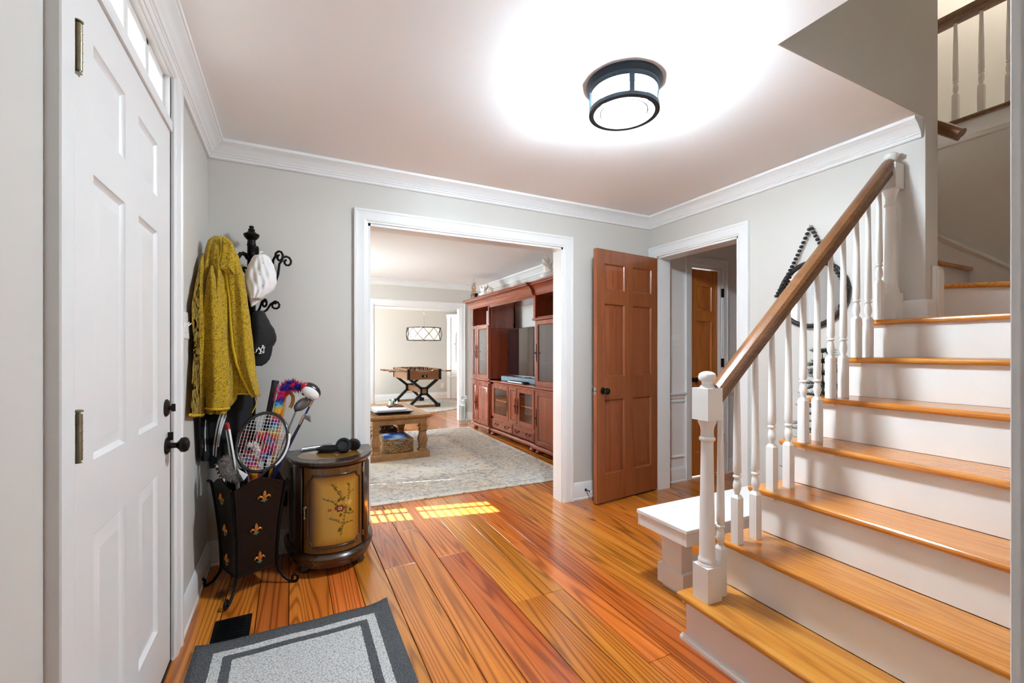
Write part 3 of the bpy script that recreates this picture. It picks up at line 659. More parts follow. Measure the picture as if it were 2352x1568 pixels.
fo = m.build('foliage', 'needle', pl); fo['kind'] = 'stuff'
# ================================================================== floor mat and vent
def rug_mat(name, x0, x1, y0, y1, bands, inner, weave=420, rough=.95):
    """bands = [(inset, colour)] from the edge inward"""
    q = N(name); t = q.n('ShaderNodeTexCoord'); sp = q.n('ShaderNodeSeparateXYZ'); q.l(t.outputs['Object'], sp.inputs[0])
    dx = q.math('MINIMUM', q.math('SUBTRACT', sp.outputs[0], x0), q.math('SUBTRACT', x1, sp.outputs[0]))
    dy = q.math('MINIMUM', q.math('SUBTRACT', sp.outputs[1], y0), q.math('SUBTRACT', y1, sp.outputs[1]))
    e = q.math('MINIMUM', dx, dy)
    e = q.math('ADD', e, q.math('MULTIPLY', q.math('SUBTRACT', q.noise(q.pos(), 90, 1), .5), .006))
    col = bands[0][1]
    for ins, c in bands[1:]+[inner]: col = q.mix(q.math('GREATER_THAN', e, ins), col, c)
    vo = q.n('ShaderNodeTexVoronoi'); vo.inputs['Scale'].default_value = weave; q.l(q.pos((.32, .32, .32)), vo.inputs['Vector'])
    sh = q.math('ADD', q.math('MULTIPLY', vo.outputs['Distance'], -.75), 1.18)
    h = q.n('ShaderNodeHueSaturation'); q.l(col, h.inputs['Color']); q.l(sh, h.inputs['Value'])
    q.set(Base_Color=h.outputs[0], Roughness=rough); q.bump(q.math('MULTIPLY', vo.outputs['Distance'], -1), .8, .006)
    return q.m
mx0, mx1, my0, my1 = -.345, .413, 1.0, 2.16
G1, G2 = C(84, 86, 88), C(206, 206, 202)
M['mat'] = rug_mat('woven_mat', mx0, mx1, my0, my1, [(0, G1), (.072, G2), (.108, G1)], (.142, G2))
nx, ny = 24, 30; top = []; m = MB()
def matz(x, y):
    c = max(0, 1-math.hypot(x-mx1, y-my1)/.12); d = max(0, 1-math.hypot(x-mx0, y-my1)/.1)
    return .0095+.022*c*c+.010*d*d+.0012*math.sin(x*23+y*7)
for j in range(ny+1):
    for i in range(nx+1):
        x, y = lerp(mx0, mx1, i/nx), lerp(my0, my1, j/ny); top.append((x, y, matz(x, y)))
fs = [(j*(nx+1)+i, j*(nx+1)+i+1, (j+1)*(nx+1)+i+1, (j+1)*(nx+1)+i) for j in range(ny) for i in range(nx)]
m.add(top, fs); o = m.build('door_mat', 'mat', None, 60); sd = o.modifiers.new('thick', 'SOLIDIFY'); sd.thickness = .0085; sd.offset = -1 if False else -1
tag(o, 'grey woven mat with pale border stripe in front of the white door', 'mat')
M['ventblack'] = plain('black_vent', C(12, 12, 13), .35, .4, var=.2)
fv = thing('floor_vent', 'black metal floor vent between the mat and the white baseboard', 'vent', (-.23, 2.25, 0))
MB().box(-.302, -.158, 2.10, 2.365, 0, .004).build('frame', 'ventblack', fv, None, .001)
for k in range(11):
    y = 2.112+.0225*k; m = MB()
    for x in (-.288, -.232): m.box(x, x+.05, y, y+.011, .004, .0065)
    m.build('louvre', 'ventblack', fv)
# ================================================================== cloth helper
def interp(rows, v):
    if v <= rows[0][0]: return rows[0][1:]
    for a, b in zip(rows[:-1], rows[1:]):
        if v <= b[0]:
            t = (v-a[0])/(b[0]-a[0]); t = t*t*(3-2*t)*.5+t*.5
            return tuple(lerp(p, q, t) for p, q in zip(a[1:], b[1:]))
    return rows[-1][1:]
class Drape:
    """cloth hanging in the vertical plane y = Y0; rows give its outline (picture row, two edges, optional lower shift)"""
    def __init__(s, rows, Y0, thick, folds=(), nu=26, nv=40, back=.012, sag=None):
        s.rows, s.Y0, s.th, s.folds, s.nu, s.nv, s.back, s.sag = rows, Y0, thick, folds, nu, nv, back, sag
    def pt(s, u, w, off=0., side=1):
        v = lerp(s.rows[0][0], s.rows[-1][0], w); r = interp(s.rows, v); x = lerp(r[0], r[1], u)
        if s.sag: v += s.sag(u)*w**3
        p = PY(x, v, s.Y0)
        if p.x < XL+.022: p = PX(x, v, XL+.022)
        e = max(0, 1-(2*u-1)**2)**.5; ew = min(1, w/.08)**.5*min(1, (1-w)/.03+.35)
        d = s.th*e*ew
        for a, f, ph, sl in s.folds: d += a*e*math.sin((u+sl*w)*f*2*math.pi+ph)*min(1, w*3)
        q = p.copy()
        if side > 0: q.y -= max(d, .002)+off
        else: q.y += s.back*e
        return q
    def mesh(s, mb=None):
        mb = mb or MB(); loops = []
        for j in range(s.nv+1):
            w = j/s.nv
            loops.append([s.pt(i/s.nu, w) for i in range(s.nu+1)]+[s.pt(i/s.nu, w, 0, -1) for i in range(s.nu-1, 0, -1)])
        return mb.loft(loops)
def fleece(name, a, b):
    q = N(name); p = q.pos()
    n = q.noise(p, 230, 2, .75); n2 = q.noise(p, 60, 2)
    q.set(Base_Color=q.ramp(q.math('ADD', q.math('MULTIPLY', n, .85), q.math('MULTIPLY', n2, .15)), [(.40, b), (.53, a), (1, a)]), Roughness=.95, Sheen_Weight=.15)
    q.bump(n, .7, .004); return q.m
M['fleece'] = fleece('mustard_fleece', C(196, 160, 22), C(96, 72, 14))
M['fleece_trim'] = plain('mustard_binding', C(206, 168, 20), .8, var=.08, scale=40)
M['blackcloth'] = plain('black_cloth', C(17, 17, 19), .85, var=.2, scale=30, bump=.1)
M['whitecloth'] = plain('white_cloth', C(228, 225, 222), .85, var=.05, scale=20, bump=.25, bscale=40)
M['stripe'] = plain('white_stripe', C(226, 224, 220), .7, var=.03)
# ================================================================== coat rack
RX, RY = -.1975, 2.885
kq = RY/2.72
zz = lambda v: PY(578, v, RY).z
cr = thing('coat_rack', 'black wrought iron coat tree with scrolled hooks in the corner', 'coat rack', (RX, RY, 0))
MB().lathe([(.021, .03), (.021, zz(566)), (.024, zz(564)), (.022, zz(560)), (.020, zz(552)), (.036, zz(545)), (.041, zz(539)), (.036, zz(537)), (.024, zz(535)), (.016, zz(530)), (.018, zz(527)), (.010, zz(525)), (.013, zz(522)), (.011, zz(519.5)), (.003, zz(518))], (RX, RY, 0), 20).build('pole', 'iron', cr, 45)
MB().lathe([(.06, 0), (.062, .012), (.04, .02), (.024, .035), (.022, .06)], (RX, RY, 0), 24).build('base', 'iron', cr, 40)
def hook(a, z, L, up, r=.0065, curl=.034):
    d = V((math.cos(a), math.sin(a), 0)); c = V((RX, RY, z)); P_ = lambda t, h: c+d*t+V((0, 0, h))
    pts = [P_(.02, .03), P_(.035, .055), P_(.06, .058), P_(L*.52, .02), P_(L*.66, -.045), P_(L*.72, -.075), P_(L*.76, -.04), P_(L*.80, up*.5), P_(L*.88, up*.93)]
    cx, cz = L*.88+curl*.75, up-curl*.2
    for k in range(11):
        t = math.radians(140-k*40); rr = curl*(1-.068*k); pts.append(P_(cx+rr*math.cos(t)*.85, cz+rr*math.sin(t)))
    MB().tube(pts, r, 8).build('hook', 'iron', cr, 60)
for k, a in enumerate((8, -38, -78, -128, 172, 208)): hook(math.radians(a), 1.70, .175 if a != 208 else .14, .045)
for a in (2, -55, -115, 178):
    a = math.radians(a); d = V((math.cos(a), math.sin(a), 0)); c = V((RX, RY, 1.46)); pts = []
    for t, h in ((.018, -.02), (.05, -.03), (.075, -.01), (.095, .025), (.115, .04)): pts.append(c+d*t+V((0, 0, h)))
    for k in range(11):
        t = math.radians(95-k*40); rr = .024*(1-.05*k); pts.append(c+d*(.118+rr*math.cos(t))+V((0, 0, .018+rr*math.sin(t))))
    MB().tube(pts, .006, 8).build('hook', 'iron', cr, 60)
for k in range(6):
    a = math.radians(30+60*k); d = V((math.cos(a), math.sin(a), 0)); c = V((RX, RY, 1.665))
    MB().tube([c+d*(.035+.02*math.cos(t*.6)*(1-t*.06))+V((0, 0, .02*math.sin(t*.6)*(1-t*.06))) for t in range(13)], .0045, 6).build('scroll', 'iron', cr, 60)
# ---- mustard fleece jacket
JY = 2.735
jk = thing('fleece_jacket', 'mustard yellow fleece jacket hanging on the black coat rack', 'jacket', PY(510, 930, JY))
body = Drape([(541, 492, 515), (552, 477, 530), (575, 471, 538), (610, 464, 545), (660, 456, 552), (720, 448, 556), (800, 444, 556), (870, 452, 552), (915, 460, 545), (948, 470, 520)], JY, .075, [(.020, 2.6, .4, -.25), (.010, 5.2, 1.2, .2)], 46, 64)
body.mesh().build('body', 'fleece', jk, 60)
flap = Drape([(560, 518, 536), (600, 515, 552), (640, 522, 562), (690, 528, 569), (740, 530, 576), (790, 534, 582), (830, 542, 586), (860, 553, 589), (885, 565, 594), (905, 576, 598), (911, 582, 597)], JY-.045, .035, [(.010, 1.3, .9, .3)], 26, 60)
flap.mesh().build('front_flap', 'fleece', jk, 60)
inner = Drape([(700, 500, 560), (800, 520, 580), (880, 535, 584), (905, 541, 583)], JY-.012, .02, [(.008, 2, 0, 0)], 20, 30)
inner.mesh().build('inner_front', 'fleece', jk, 60)
MB().tube([inner.pt(u/14, 1.0)+V((0, -.004, .004)) for u in range(15)], .006, 8).build('hem_binding', 'fleece_trim', jk, 60)
MB().tube([flap.pt(.02, w/40, .003) for w in range(2, 41)], .007, 8).build('zip_binding', 'fleece_trim', jk, 60)
MB().tube([body.pt(u/20, .995)+V((0, -.003, 0)) for u in range(1, 20)], .006, 8).build('hem_binding', 'fleece_trim', jk, 60)
collar = Drape([(545, 510, 518), (556, 509, 534), (580, 508, 541), (600, 503, 541), (612, 499, 541), (620, 515, 540), (630, 530, 540)], JY-.068, .028, [(.006, 1.2, .5, .2)], 20, 26)
collar.mesh().build('collar', 'fleece', jk, 60)
MB().tube([collar.pt(.03, w/20, .002) for w in range(21)], .0045, 6).build('collar_binding', 'fleece_trim', jk, 60)
slv = Drape([(585, 464, 468), (620, 457, 470), (660, 448, 474), (702, 441, 478), (740, 441, 486), (790, 447, 484), (850, 442, 478), (900, 440, 472), (940, 438, 469), (957, 437, 468)], JY-.055, .05, [(.007, 1.5, .2, .5)], 24, 50)
slv.mesh().build('sleeve', 'fleece', jk, 60)
MB().tube([slv.pt(u/14, .985)+V((0, -.003, 0)) for u in range(15)], .006, 8).build('cuff', 'fleece_trim', jk, 60)
slv2 = Drape([(610, 484, 490), (650, 474, 500), (700, 467, 508), (760, 462, 520), (830, 466, 527), (900, 473, 530), (942, 473, 526)], JY-.07, .05, [(.008, 1.4, 1.1, .4)], 24, 46)
slv2.mesh().build('sleeve', 'fleece', jk, 60)
MB().tube([slv2.pt(u/14, .985)+V((0, -.003, 0)) for u in range(15)], .0065, 8).build('cuff', 'fleece_trim', jk, 60)
p = PY(588, 912, JY-.06); MB().box(p.x-.006, p.x+.006, p.y-.004, p.y+.004, p.z-.016, p.z+.004).build('zip_pull', 'chrome', jk, None, .002)
MB().tube([PY(u, v, JY-.055) for u, v in ((587, 918), (590, 925), (587, 932), (582, 942), (579, 948))], .0025, 6).build('pull_cord', 'fleece_trim', jk, 60)
# ---- track pants
TY = JY+.075
tp = thing('track_pants', 'black track pants with three white side stripes under the jacket', 'pants', PY(500, 1070, TY))
l1 = Drape([(880, 500, 580), (930, 505, 582), (970, 512, 578), (1000, 518, 572), (1022, 530, 565), (1040, 545, 558)], TY-.005, .045, [(.008, 1.6, .4, .2)], 24, 40)
l1.mesh().build('leg', 'blackcloth', tp, 60)
l2 = Drape([(900, 465, 530), (960, 470, 527), (1000, 475, 525), (1040, 478, 522), (1062, 480, 517), (1074, 481, 514)], TY-.012, .045, [(.006, 1.4, 1, .1)], 24, 40)
l2.mesh().build('leg', 'blackcloth', tp, 60)
l3 = Drape([(952, 456, 482), (985, 457, 482), (1030, 459, 485), (1050, 460, 488), (1058, 462, 488)], TY-.02, .04, [], 16, 30)
l3.mesh().build('leg', 'blackcloth', tp, 60)
for L_, u0, u1, w0, w1, sl in ((l2, .30, .37, .22, .82, .42), (l2, .43, .51, .22, .83, .40), (l2, .57, .64, .24, .70, .36), (l3, .33, .42, .1, .72, .12), (l3, .58, .66, .1, .76, .12)):
    m = MB(); A, B = [], []
    for k in range(17):
        t = k/16; w = lerp(w0, w1, t); s = sl*(1-t)**1.5
        A.append(L_.pt(min(.97, u0+s), w, .0022)); B.append(L_.pt(min(.985, u1+s), w, .0022))
    m.loft([[a, b] for a, b in zip(A, B)], False); o = m.build('side_stripe', 'stripe', tp, 60)
# ---- white hat
HY = 2.74
wh = thing('white_cap', 'crumpled white cap hanging on the upper hook of the rack', 'cap', PY(600, 640, HY))
hat = Drape([(583, 592, 608), (592, 580, 620), (612, 568, 630), (632, 562, 635), (650, 561, 636), (663, 564, 631), (674, 568, 621), (682, 571, 611), (690, 572, 601)], HY, .07, [(.004, 3, .5, .5), (.003, 5, 1.5, -.4)], 30, 36, .05)
hat.mesh().build('crown', 'whitecloth', wh, 60)
Drape([(680, 572, 606), (690, 573, 598), (697, 575, 590), (704, 576, 581)], HY-.01, .012, [], 14, 14).mesh().build('brim', 'whitecloth', wh, 60)
MB().tube([PY(u, v, HY-.01) for u, v in ((577, 599), (583, 593), (592, 585), (600, 578), (604, 580))], [.004, .009, .009, .007, .004], 8).build('strap', 'whitecloth', wh, 60)
for a, b in ((.62, .24), (.5, .48), (.62, .72)):
    p = hat.pt(a, b); MB().ball(p, (.0022, .002, .0022), 8, 6).build('eyelet', 'rubber', wh)
# ---- black cap with monogram
BY = 2.80
bc = thing('black_cap', 'black baseball cap with a white monogram on the lower hook', 'cap', PY(605, 780, BY))
cap = Drape([(713, 586, 606), (722, 575, 611), (740, 568, 620), (758, 566, 631), (772, 566, 635), (782, 566, 635), (792, 566, 630), (800, 566, 622), (808, 567, 612)], BY, .075, [(.003, 2, 0, .3)], 30, 34, .05)
cap.mesh().build('crown', 'blackcloth', bc, 60)
brim = Drape([(790, 572, 626), (800, 572, 626), (812, 572, 624), (824, 574, 620), (833, 577, 613), (840, 584, 602)], BY-.045, .018, [], 22, 20)
brim.mesh().build('brim', 'blackcloth', bc, 60)
p = cap.pt(.56, .55); MB().ball(p, (.006, .004, .006), 10, 6).build('top_button', 'blackcloth', bc, 50)
def logo(pts, wd=.0042):
    P3 = [PY(u, v, BY-.072-(.006 if v > 803 else 0)) for u, v in pts]; m = MB()
    for a, b in zip(P3[:-1], P3[1:]): m.bar(a-(b-a).normalized()*wd*.4, b+(b-a).normalized()*wd*.4, wd, .002, (0, -1, 0))
    return m
mo = MB()
for st_ in ([(589, 798), (591, 800), (589.5, 806), (587, 809)], [(590.5, 798), (605.5, 810)], [(603.5, 798.5), (608.5, 797.5)], [(606.5, 798), (606, 804), (606, 809.5), (604, 810)], [(593, 796), (598.5, 803.5)], [(605, 793.5), (598.5, 803.5), (598, 811)], [(592, 795.5), (596, 794)], [(602.5, 793), (606, 794.5)], [(595, 811.5), (600.5, 811)]):
    L_ = logo(st_); mo.add(L_.v, L_.f)
mo.build('monogram', 'stripe', bc)
# ================================================================== umbrella stand
SCN, SROT = V((-.193, 2.665, 0)), math.radians(25)
us = thing('umbrella_stand', 'black metal umbrella stand with copper fleur de lis ornaments', 'umbrella stand', SCN)
def spt(face, a, z, off=0.):
    """a in -1..1 across the face, z height"""
    t = max(0, min(1, (z-.10)/.47)); hw = lerp(.096, .134, t**1.8); d = hw+off
    q = V((a*hw, -d, z)); return SCN+Matrix.Rotation(SROT+face*math.pi/2, 3, 'Z') @ q
M['hammered'] = plain('hammered_dark_metal', C(24, 15, 11), .42, .5, var=.7, scale=70, bump=.35, bscale=70)
for f_ in range(4):
    loops = []
    for j in range(19):
        row = []
        for i in range(13):
            a = lerp(-.90, .90, i/12); ztop = .535+.045*math.cos(a*1.45)**2-(.05 if abs(a) > .8 else 0)*0
            row.append((a, lerp(.10, ztop, j/18)))
        loops.append(row)
    m = MB(); m.loft([[spt(f_, a, z) for a, z in r]+[spt(f_, a, z, -.006) for a, z in reversed(r)] for r in loops]); m.build('panel', 'hammered', us, 50)
    R_ = Matrix.Rotation(SROT+f_*math.pi/2, 3, 'Z')
    pts = [spt(f_, -1, z, 0) for z in [.10+.435*k/14 for k in range(15)]]
    top = pts[-1]; dg = R_ @ V((-.7, -.7, 0)); pts += [top+dg*.006+V((0, 0, .010)), top+dg*.014+V((0, 0, .014)), top+dg*.018+V((0, 0, .010))]
    MB().tube(pts, .0075, 8).build('corner_post', 'iron', us, 60)
    b = spt(f_, -1, .10, 0); P2 = [b+V((0, 0, .03)), b, b+dg*.012+V((0, 0, -.03)), b+dg*.035+V((0, 0, -.065)), b+dg*.062+V((0, 0, -.086)), b+dg*.085+V((0, 0, -.0925))]
    cc = b+dg*.09+V((0, 0, -.072))
    for k in range(10):
        t = math.radians(-90+k*36); rr = .0205*(1-.055*k); P2.append(cc+dg*rr*math.cos(t)+V((0, 0, rr*math.sin(t))))
    MB().tube(P2, [.0075]*4+[.007]*12, 8).build('leg', 'iron', us, 60)
m = MB()
for f_ in range(4): m.tube([spt(f_, -1, .103), spt(f_, 1, .103)], .005, 6)
m.build('bottom_rim', 'iron', us)
MB().loft([[spt(f_, -.98, z) for f_ in range(4)] for z in (.100, .106)]).build('bottom_plate', 'iron', us)
M['copper'] = plain('copper_paint', C(190, 116, 40), .35, .35, var=.3, scale=60)
M['verdigris'] = plain('verdigris_paint', C(110, 128, 92), .45, .3, var=.4, scale=80)
for f_, spots in ((0, ((.18, .475), (-.10, .315), (.10, .165))), (3, ((0, .475), (0, .315), (0, .165)))):
    for a, z in spots:
        q = lambda dx, dz, o=.006: spt(f_, a+dx/.115, z+dz, o)
        m = MB(); nrm = (spt(f_, a, z, .02)-spt(f_, a, z, 0)).normalized()
        m.tube([q(0, -.004), q(0, .012), q(0, .024), q(0, .036)], [.004, .0085, .0075, .001], 10)
        fl_ = m.build('fleur_de_lis', 'copper', us, 60)
        for s in (-1, 1):
            MB().tube([q(s*.004, -.008), q(s*.010, .004), q(s*.018, .008), q(s*.026, .004), q(s*.028, -.004)], [.003, .0045, .006, .0045, .002], 8).build('petal', 'copper', fl_, 60)
            MB().tube([q(s*.003, -.014), q(s*.011, -.017), q(s*.016, -.012)], [.003, .0035, .0015], 6).build('curl', 'verdigris', fl_, 60)
        MB().tube([q(-.008, -.010), q(0, -.008), q(.008, -.010)], .003, 6).build('band', 'verdigris', fl_, 60)
        MB().tube([q(0, -.010), q(0, -.020), q(0, -.027)], [.004, .005, .001], 8).build('foot', 'verdigris', fl_, 60)
# ---- things in the stand; each leans between a point low in the stand and the point it shows
def inside(a, b, z=.14): return SCN+V((a, b, z))
def low(a, b, z=.114): return SCN+V((0, 0, z))+Matrix.Rotation(SROT, 3, 'Z') @ V((a, b, 0))
M['frame_black'] = plain('racket_lacquer', C(20, 20, 22), .25, 0, var=.1, Coat_Weight=.5)
M['string_white'] = plain('racket_string', C(222, 222, 220), .5, var=.02)
M['string_red'] = plain('red_racket_string', C(196, 48, 48), .5, var=.05)
def racket(name, label, c, U_, W_, ru, rw, handle_to, mats, strings=True, grip_len=.17, label_group=None):
    """head ellipse centre c, long axis U_, short axis W_"""
    c, U_, W_ = V(c), V(U_).normalized(), V(W_).normalized(); Nn = U_.cross(W_)
    t = thing(name, label, 'racket', handle_to)
    MB().tube([c+U_*ru*math.cos(2*math.pi*k/48)+W_*rw*math.sin(2*math.pi*k/48) for k in range(48)], .0085, 8, wrap=True).build('head_frame', mats[0], t, 60)
    if strings:
        n = 15; i = 0
        for k in range(n):
            w = lerp(-.9, .9, k/(n-1)); L_ = ru*math.sqrt(1-w*w)
            MB().tube([c+W_*rw*w-U_*L_, c+W_*rw*w+U_*L_], .0011, 4).build('main_string', 'string_white', t)
        n = 17
        for k in range(n):
            w = lerp(-.92, .92, k/(n-1)); L_ = rw*math.sqrt(1-w*w)
            MB().tube([c+U_*ru*w-W_*L_+Nn*.001, c+U_*ru*w+W_*L_+Nn*.001], .0011, 4).build('cross_string', 'string_red' if 5 <= k <= 10 else 'string_white', t)
    h = V(handle_to); sgn = 1 if (h-c).dot(U_) > 0 else -1
    for s in (-1, 1):
        MB().tube([c+U_*sgn*ru*.86+W_*s*rw*.5, c+U_*sgn*ru*1.18+W_*s*rw*.22, c+U_*sgn*(ru*1.5)+W_*s*.008], .007, 8).build('throat', mats[1], t, 60)
    e = c+U_*sgn*ru*1.45
    MB().tube([e, e.lerp(h, .3), h-(h-e).normalized()*.012, h], [.011, .0145, .0155, .018], 10).build('grip', mats[2], t, 60)
    return t
# strung racket, head up, facing the camera
rc = PY(603, 1014, 2.62); up = (PY(620, 948, 2.66)-rc); wd_ = (PY(658, 1005, 2.60)-rc)
wdir = (wd_-up.normalized()*wd_.dot(up.normalized()))
rk = racket('tennis_racket', 'strung tennis racket with black and white frame standing head up in the stand', rc, up, wdir, .150, .118, low(.0, -.062), ('frame_black', 'frame_black', 'rubber'))
MB().tube([rc+up.normalized()*.150*math.cos(t)*1.03+wdir.normalized()*.118*math.sin(t)*1.045 for t in [math.radians(70+k*5) for k in range(14)]], .0075, 8).build('frame_decal', 'stripe', rk, 60)
# second racket, handle up, head down in the stand
hb, ht = PY(618, 945, 2.748), PY(631, 884, 2.755)
ax = (ht-hb).normalized(); t2 = thing('tennis_racket', 'tennis racket with black and pink grip pointing up out of the stand', 'racket', inside(0, .03, .14))
M['grip'] = plain('black_pink_grip', C(34, 31, 36), .6, var=.4, scale=25)
M['pink'] = plain('pink_grip_tape', C(190, 50, 86), .6, var=.1)
MB().tube([hb, hb+ax*.05, hb+ax*.13, hb+ax*.165, hb+ax*.172], [.0145, .0155, .0165, .019, .017], 10).build('grip', 'grip', t2, 60)
MB().tube([hb-ax*.004, hb+ax*.002], .0165, 10).build('grip_band', 'pink', t2, 60)
MB().tube([hb+ax*.06+V((.010, -.012, 0)), hb+ax*.12+V((.012, -.012, 0)), hb+ax*.15+V((.014, -.010, 0))], .005, 6).build('grip_tape', 'pink', t2, 60)
sd = Matrix.Rotation(SROT, 3, 'Z') @ V((1, 0, 0)); sd = (sd-ax*sd.dot(ax)).normalized()
for s in (-1, 1): MB().tube([hb, hb-ax*.12+sd*s*.010, hb-ax*.24+sd*s*.028, hb-ax*.36+sd*s*.056], [.012, .010, .009, .009], 8).build('throat', 'frame_black', t2, 60)
hc = hb-ax*.47; MB().tube([hc+ax*.135*math.cos(2*math.pi*k/36)+sd*.064*math.sin(2*math.pi*k/36) for k in range(36)], .009, 8, wrap=True).build('head_frame', 'frame_black', t2, 60)
# white racket edge-on
e0, e1 = PY(540, 1085, 2.615), PY(527, 1008, 2.615)
t3 = thing('tennis_racket', 'white racket seen edge on with red tip at the front of the stand', 'racket', inside(-.06, -.02, .2))
axr = (e1-e0).normalized(); vd = ray(533, 1050).normalized(); dep = (vd-axr*vd.dot(axr)).normalized(); ctr = e0+axr*.09
M['redl'] = plain('red_lacquer', C(176, 28, 34), .3, var=.1)
hp = [ctr+axr*.15*math.cos(2*math.pi*k/44)+dep*.060*math.sin(2*math.pi*k/44)+dep*.060 for k in range(44)]
MB().tube(hp, .0115, 8, wrap=True).build('head_frame', 'stripe', t3, 60)
MB().tube([p+V((0, -.003, 0)) for p in hp[-4:]+hp[:5]], .0118, 8).build('red_tip', 'redl', t3, 60)
MB().tube([ctr+axr*(.15*math.cos(t)+.003)+dep*(.060*math.sin(t)+.060)+V((0, -.0105, 0)) for t in [math.radians(-150+k*6) for k in range(50)]], .0045, 6).build('grommet_strip', 'rubber', t3, 60)
MB().tube([ctr-axr*.15+dep*.060, ctr-axr*.22+dep*.05, low(-.066, -.082)], .010, 8).build('grip', 'rubber', t3, 60)
# golf clubs
M['shaft_blue'] = plain('blue_shaft', C(26, 34, 110), .25, .3, var=.1)
M['steel'] = plain('satin_steel', C(150, 152, 156), .4, 1., var=.15, scale=40)
def club(label, foot, top, shaft_mat, r=.0052):
    t = thing('golf_club', label, 'golf club', foot); MB().tube([foot, V(foot).lerp(V(top), .5), top], [r*1.5, r*1.1, r], 10).build('shaft', shaft_mat, t, 60); return t
def foot_of(top, exit_, z): d_ = exit_-top; return top+d_*((z-top.z)/d_.z)
tp1 = PY(720, 915, 2.70); f1 = foot_of(tp1, PY(634, 1085, 2.675), .16)
g1 = club('golf driver with large black and white head and blue shaft', f1, tp1, 'shaft_blue')
hd = PY(715, 897, 2.70); q = (PY(733, 912, 2.70)-PY(697, 884, 2.70)).to_track_quat('X', 'Y')
MB().ball(hd, (.056, .040, .033), 22, 14, q).build('club_head', 'frame_black', g1, 60)
MB().ball(hd+q @ V((.004, -.010, .010)), (.051, .036, .030), 22, 14, q).build('crown_plate', 'stripe', g1, 60)
for k in (-.02, .005, .026): MB().ball(hd+q @ V((k, -.040, .016)), (.009, .006, .011), 10, 6, q).build('crown_mark', 'frame_black', g1, 50)
MB().ball(hd+q @ V((-.046, -.002, .012)), (.015, .022, .014), 12, 8, q).build('red_face', 'redl', g1, 50)
MB().tube([tp1+(f1-tp1).normalized()*.05, tp1, PY(728, 902, 2.69)], [.0065, .0075, .006], 10).build('hosel', 'chrome', g1, 50)
tp2 = PY(679, 945, 2.75); f2 = foot_of(tp2, PY(622, 1085, 2.715), .114)
g2 = club('golf fairway wood with brushed silver face and thin steel shaft', f2, tp2, 'steel', .0045)
hd2 = PY(694, 928, 2.755); q2 = (PY(713, 914, 2.74)-PY(679, 940, 2.74)).to_track_quat('X', 'Y')
MB().ball(hd2, (.050, .030, .021), 20, 12, q2).build('club_head', 'frame_black', g2, 60)
MB().ball(hd2+V((0, -.013, .002)), (.046, .026, .0185), 20, 12, q2).build('face_plate', 'steel', g2, 60)
MB().tube([tp2, PY(680, 938, 2.75), PY(683, 928, 2.748)], [.006, .008, .006], 8).build('hosel', 'frame_black', g2, 50)
tp3 = PY(688, 974, 2.655); f3 = foot_of(tp3, PY(629, 1085, 2.645), .235)
g3 = club('golf iron with bright wedge head and black shaft', f3, tp3, 'frame_black', .005)
a_, b_, c_, d_ = PY(701, 950, 2.65), PY(713, 953, 2.65), PY(714, 970, 2.65), PY(697, 960, 2.65)
m = MB(); m.hexa([p+V((0, -.009, 0)) for p in (a_, b_, c_, d_)], [p+V((0, .009, 0)) for p in (a_, b_, c_, d_)]); m.build('club_head', 'steel', g3, None, .004)
MB().tube([tp3, PY(695, 960, 2.652), PY(699, 953, 2.65)], [.006, .007, .007], 10).build('hosel', 'chrome', g3, 50)
# cane with curved handle
M['canewood'] = wood('honey_cane', C(140, 76, 14), C(190, 118, 30), C(206, 140, 54), 'z', 2, .3, .4, 0)
cn = thing('walking_cane', 'curved honey coloured wooden cane handle among the clubs', 'cane', inside(.02, .05, .13))
cp = [low(.045, .03), PY(634, 1015, 2.722), PY(650, 940, 2.745)]+[PY(u, v, 2.745) for u, v in ((652, 925), (654, 912), (660, 903), (668, 903), (673, 910), (673, 920), (670, 930), (666, 936))]
MB().tube(cp, .0095, 10).build('shaft', 'canewood', cn, 60)
# fuzzy rainbow boa and toy
def furry(name, parent, pts, rad, n, L_, mat, seed, up=0.):
    rr = random.Random(seed); m = MB(); K = len(pts)
    m.tube(pts, [r*.8 for r in rad] if isinstance(rad, list) else rad*.8, 10)
    for i in range(n):
        t = rr.random()*(K-1); k = min(int(t), K-2); c = pts[k].lerp(pts[k+1], t-k); r = lerp(rad[k], rad[k+1], t-k) if isinstance(rad, list) else rad
        d = V((rr.gauss(0, 1), rr.gauss(0, 1), rr.gauss(0, 1)+up)).normalized(); p = c+d*r*.7; w = d.orthogonal().normalized()*.0022; w2 = d.cross(w)
        tip = p+(d+V((rr.gauss(0, .35), rr.gauss(0, .35), rr.gauss(0, .35)))).normalized()*L_*rr.uniform(.6, 1.2)
        m.add([p+w, p-w*.5+w2*.9, p-w*.5-w2*.9, tip], [(0, 1, 3), (1, 2, 3), (2, 0, 3)])
    o = m.build(name, mat, parent); return o
def rainbow(name, stops, scale=(9, 9, 9), seed=0, axis=None):
    q = N(name)
    if axis is None: f = q.noise(q.pos(scale), 1, 1)
    else:
        sp = q.n('ShaderNodeSeparateXYZ'); t = q.n('ShaderNodeTexCoord'); q.l(t.outputs['Object'], sp.inputs[0])
        f = q.math('ADD', q.math('MULTIPLY', q.math('SUBTRACT', sp.outputs[2], axis[0]), 1/(axis[1]-axis[0])), q.math('MULTIPLY', q.math('SUBTRACT', q.noise(q.pos(), 60, 1), .5), .12))
    q.set(Base_Color=q.ramp(f, stops), Roughness=.9); q.m.node_tree.nodes  # keep
    return q.m
PK, BL, CY, YE, OR, RD = C(206, 22, 110), C(30, 24, 140), C(60, 160, 200), C(232, 196, 50), C(226, 130, 30), C(214, 26, 48)
zlo, zhi = PY(640, 1000, 2.73).z, PY(650, 905, 2.73).z
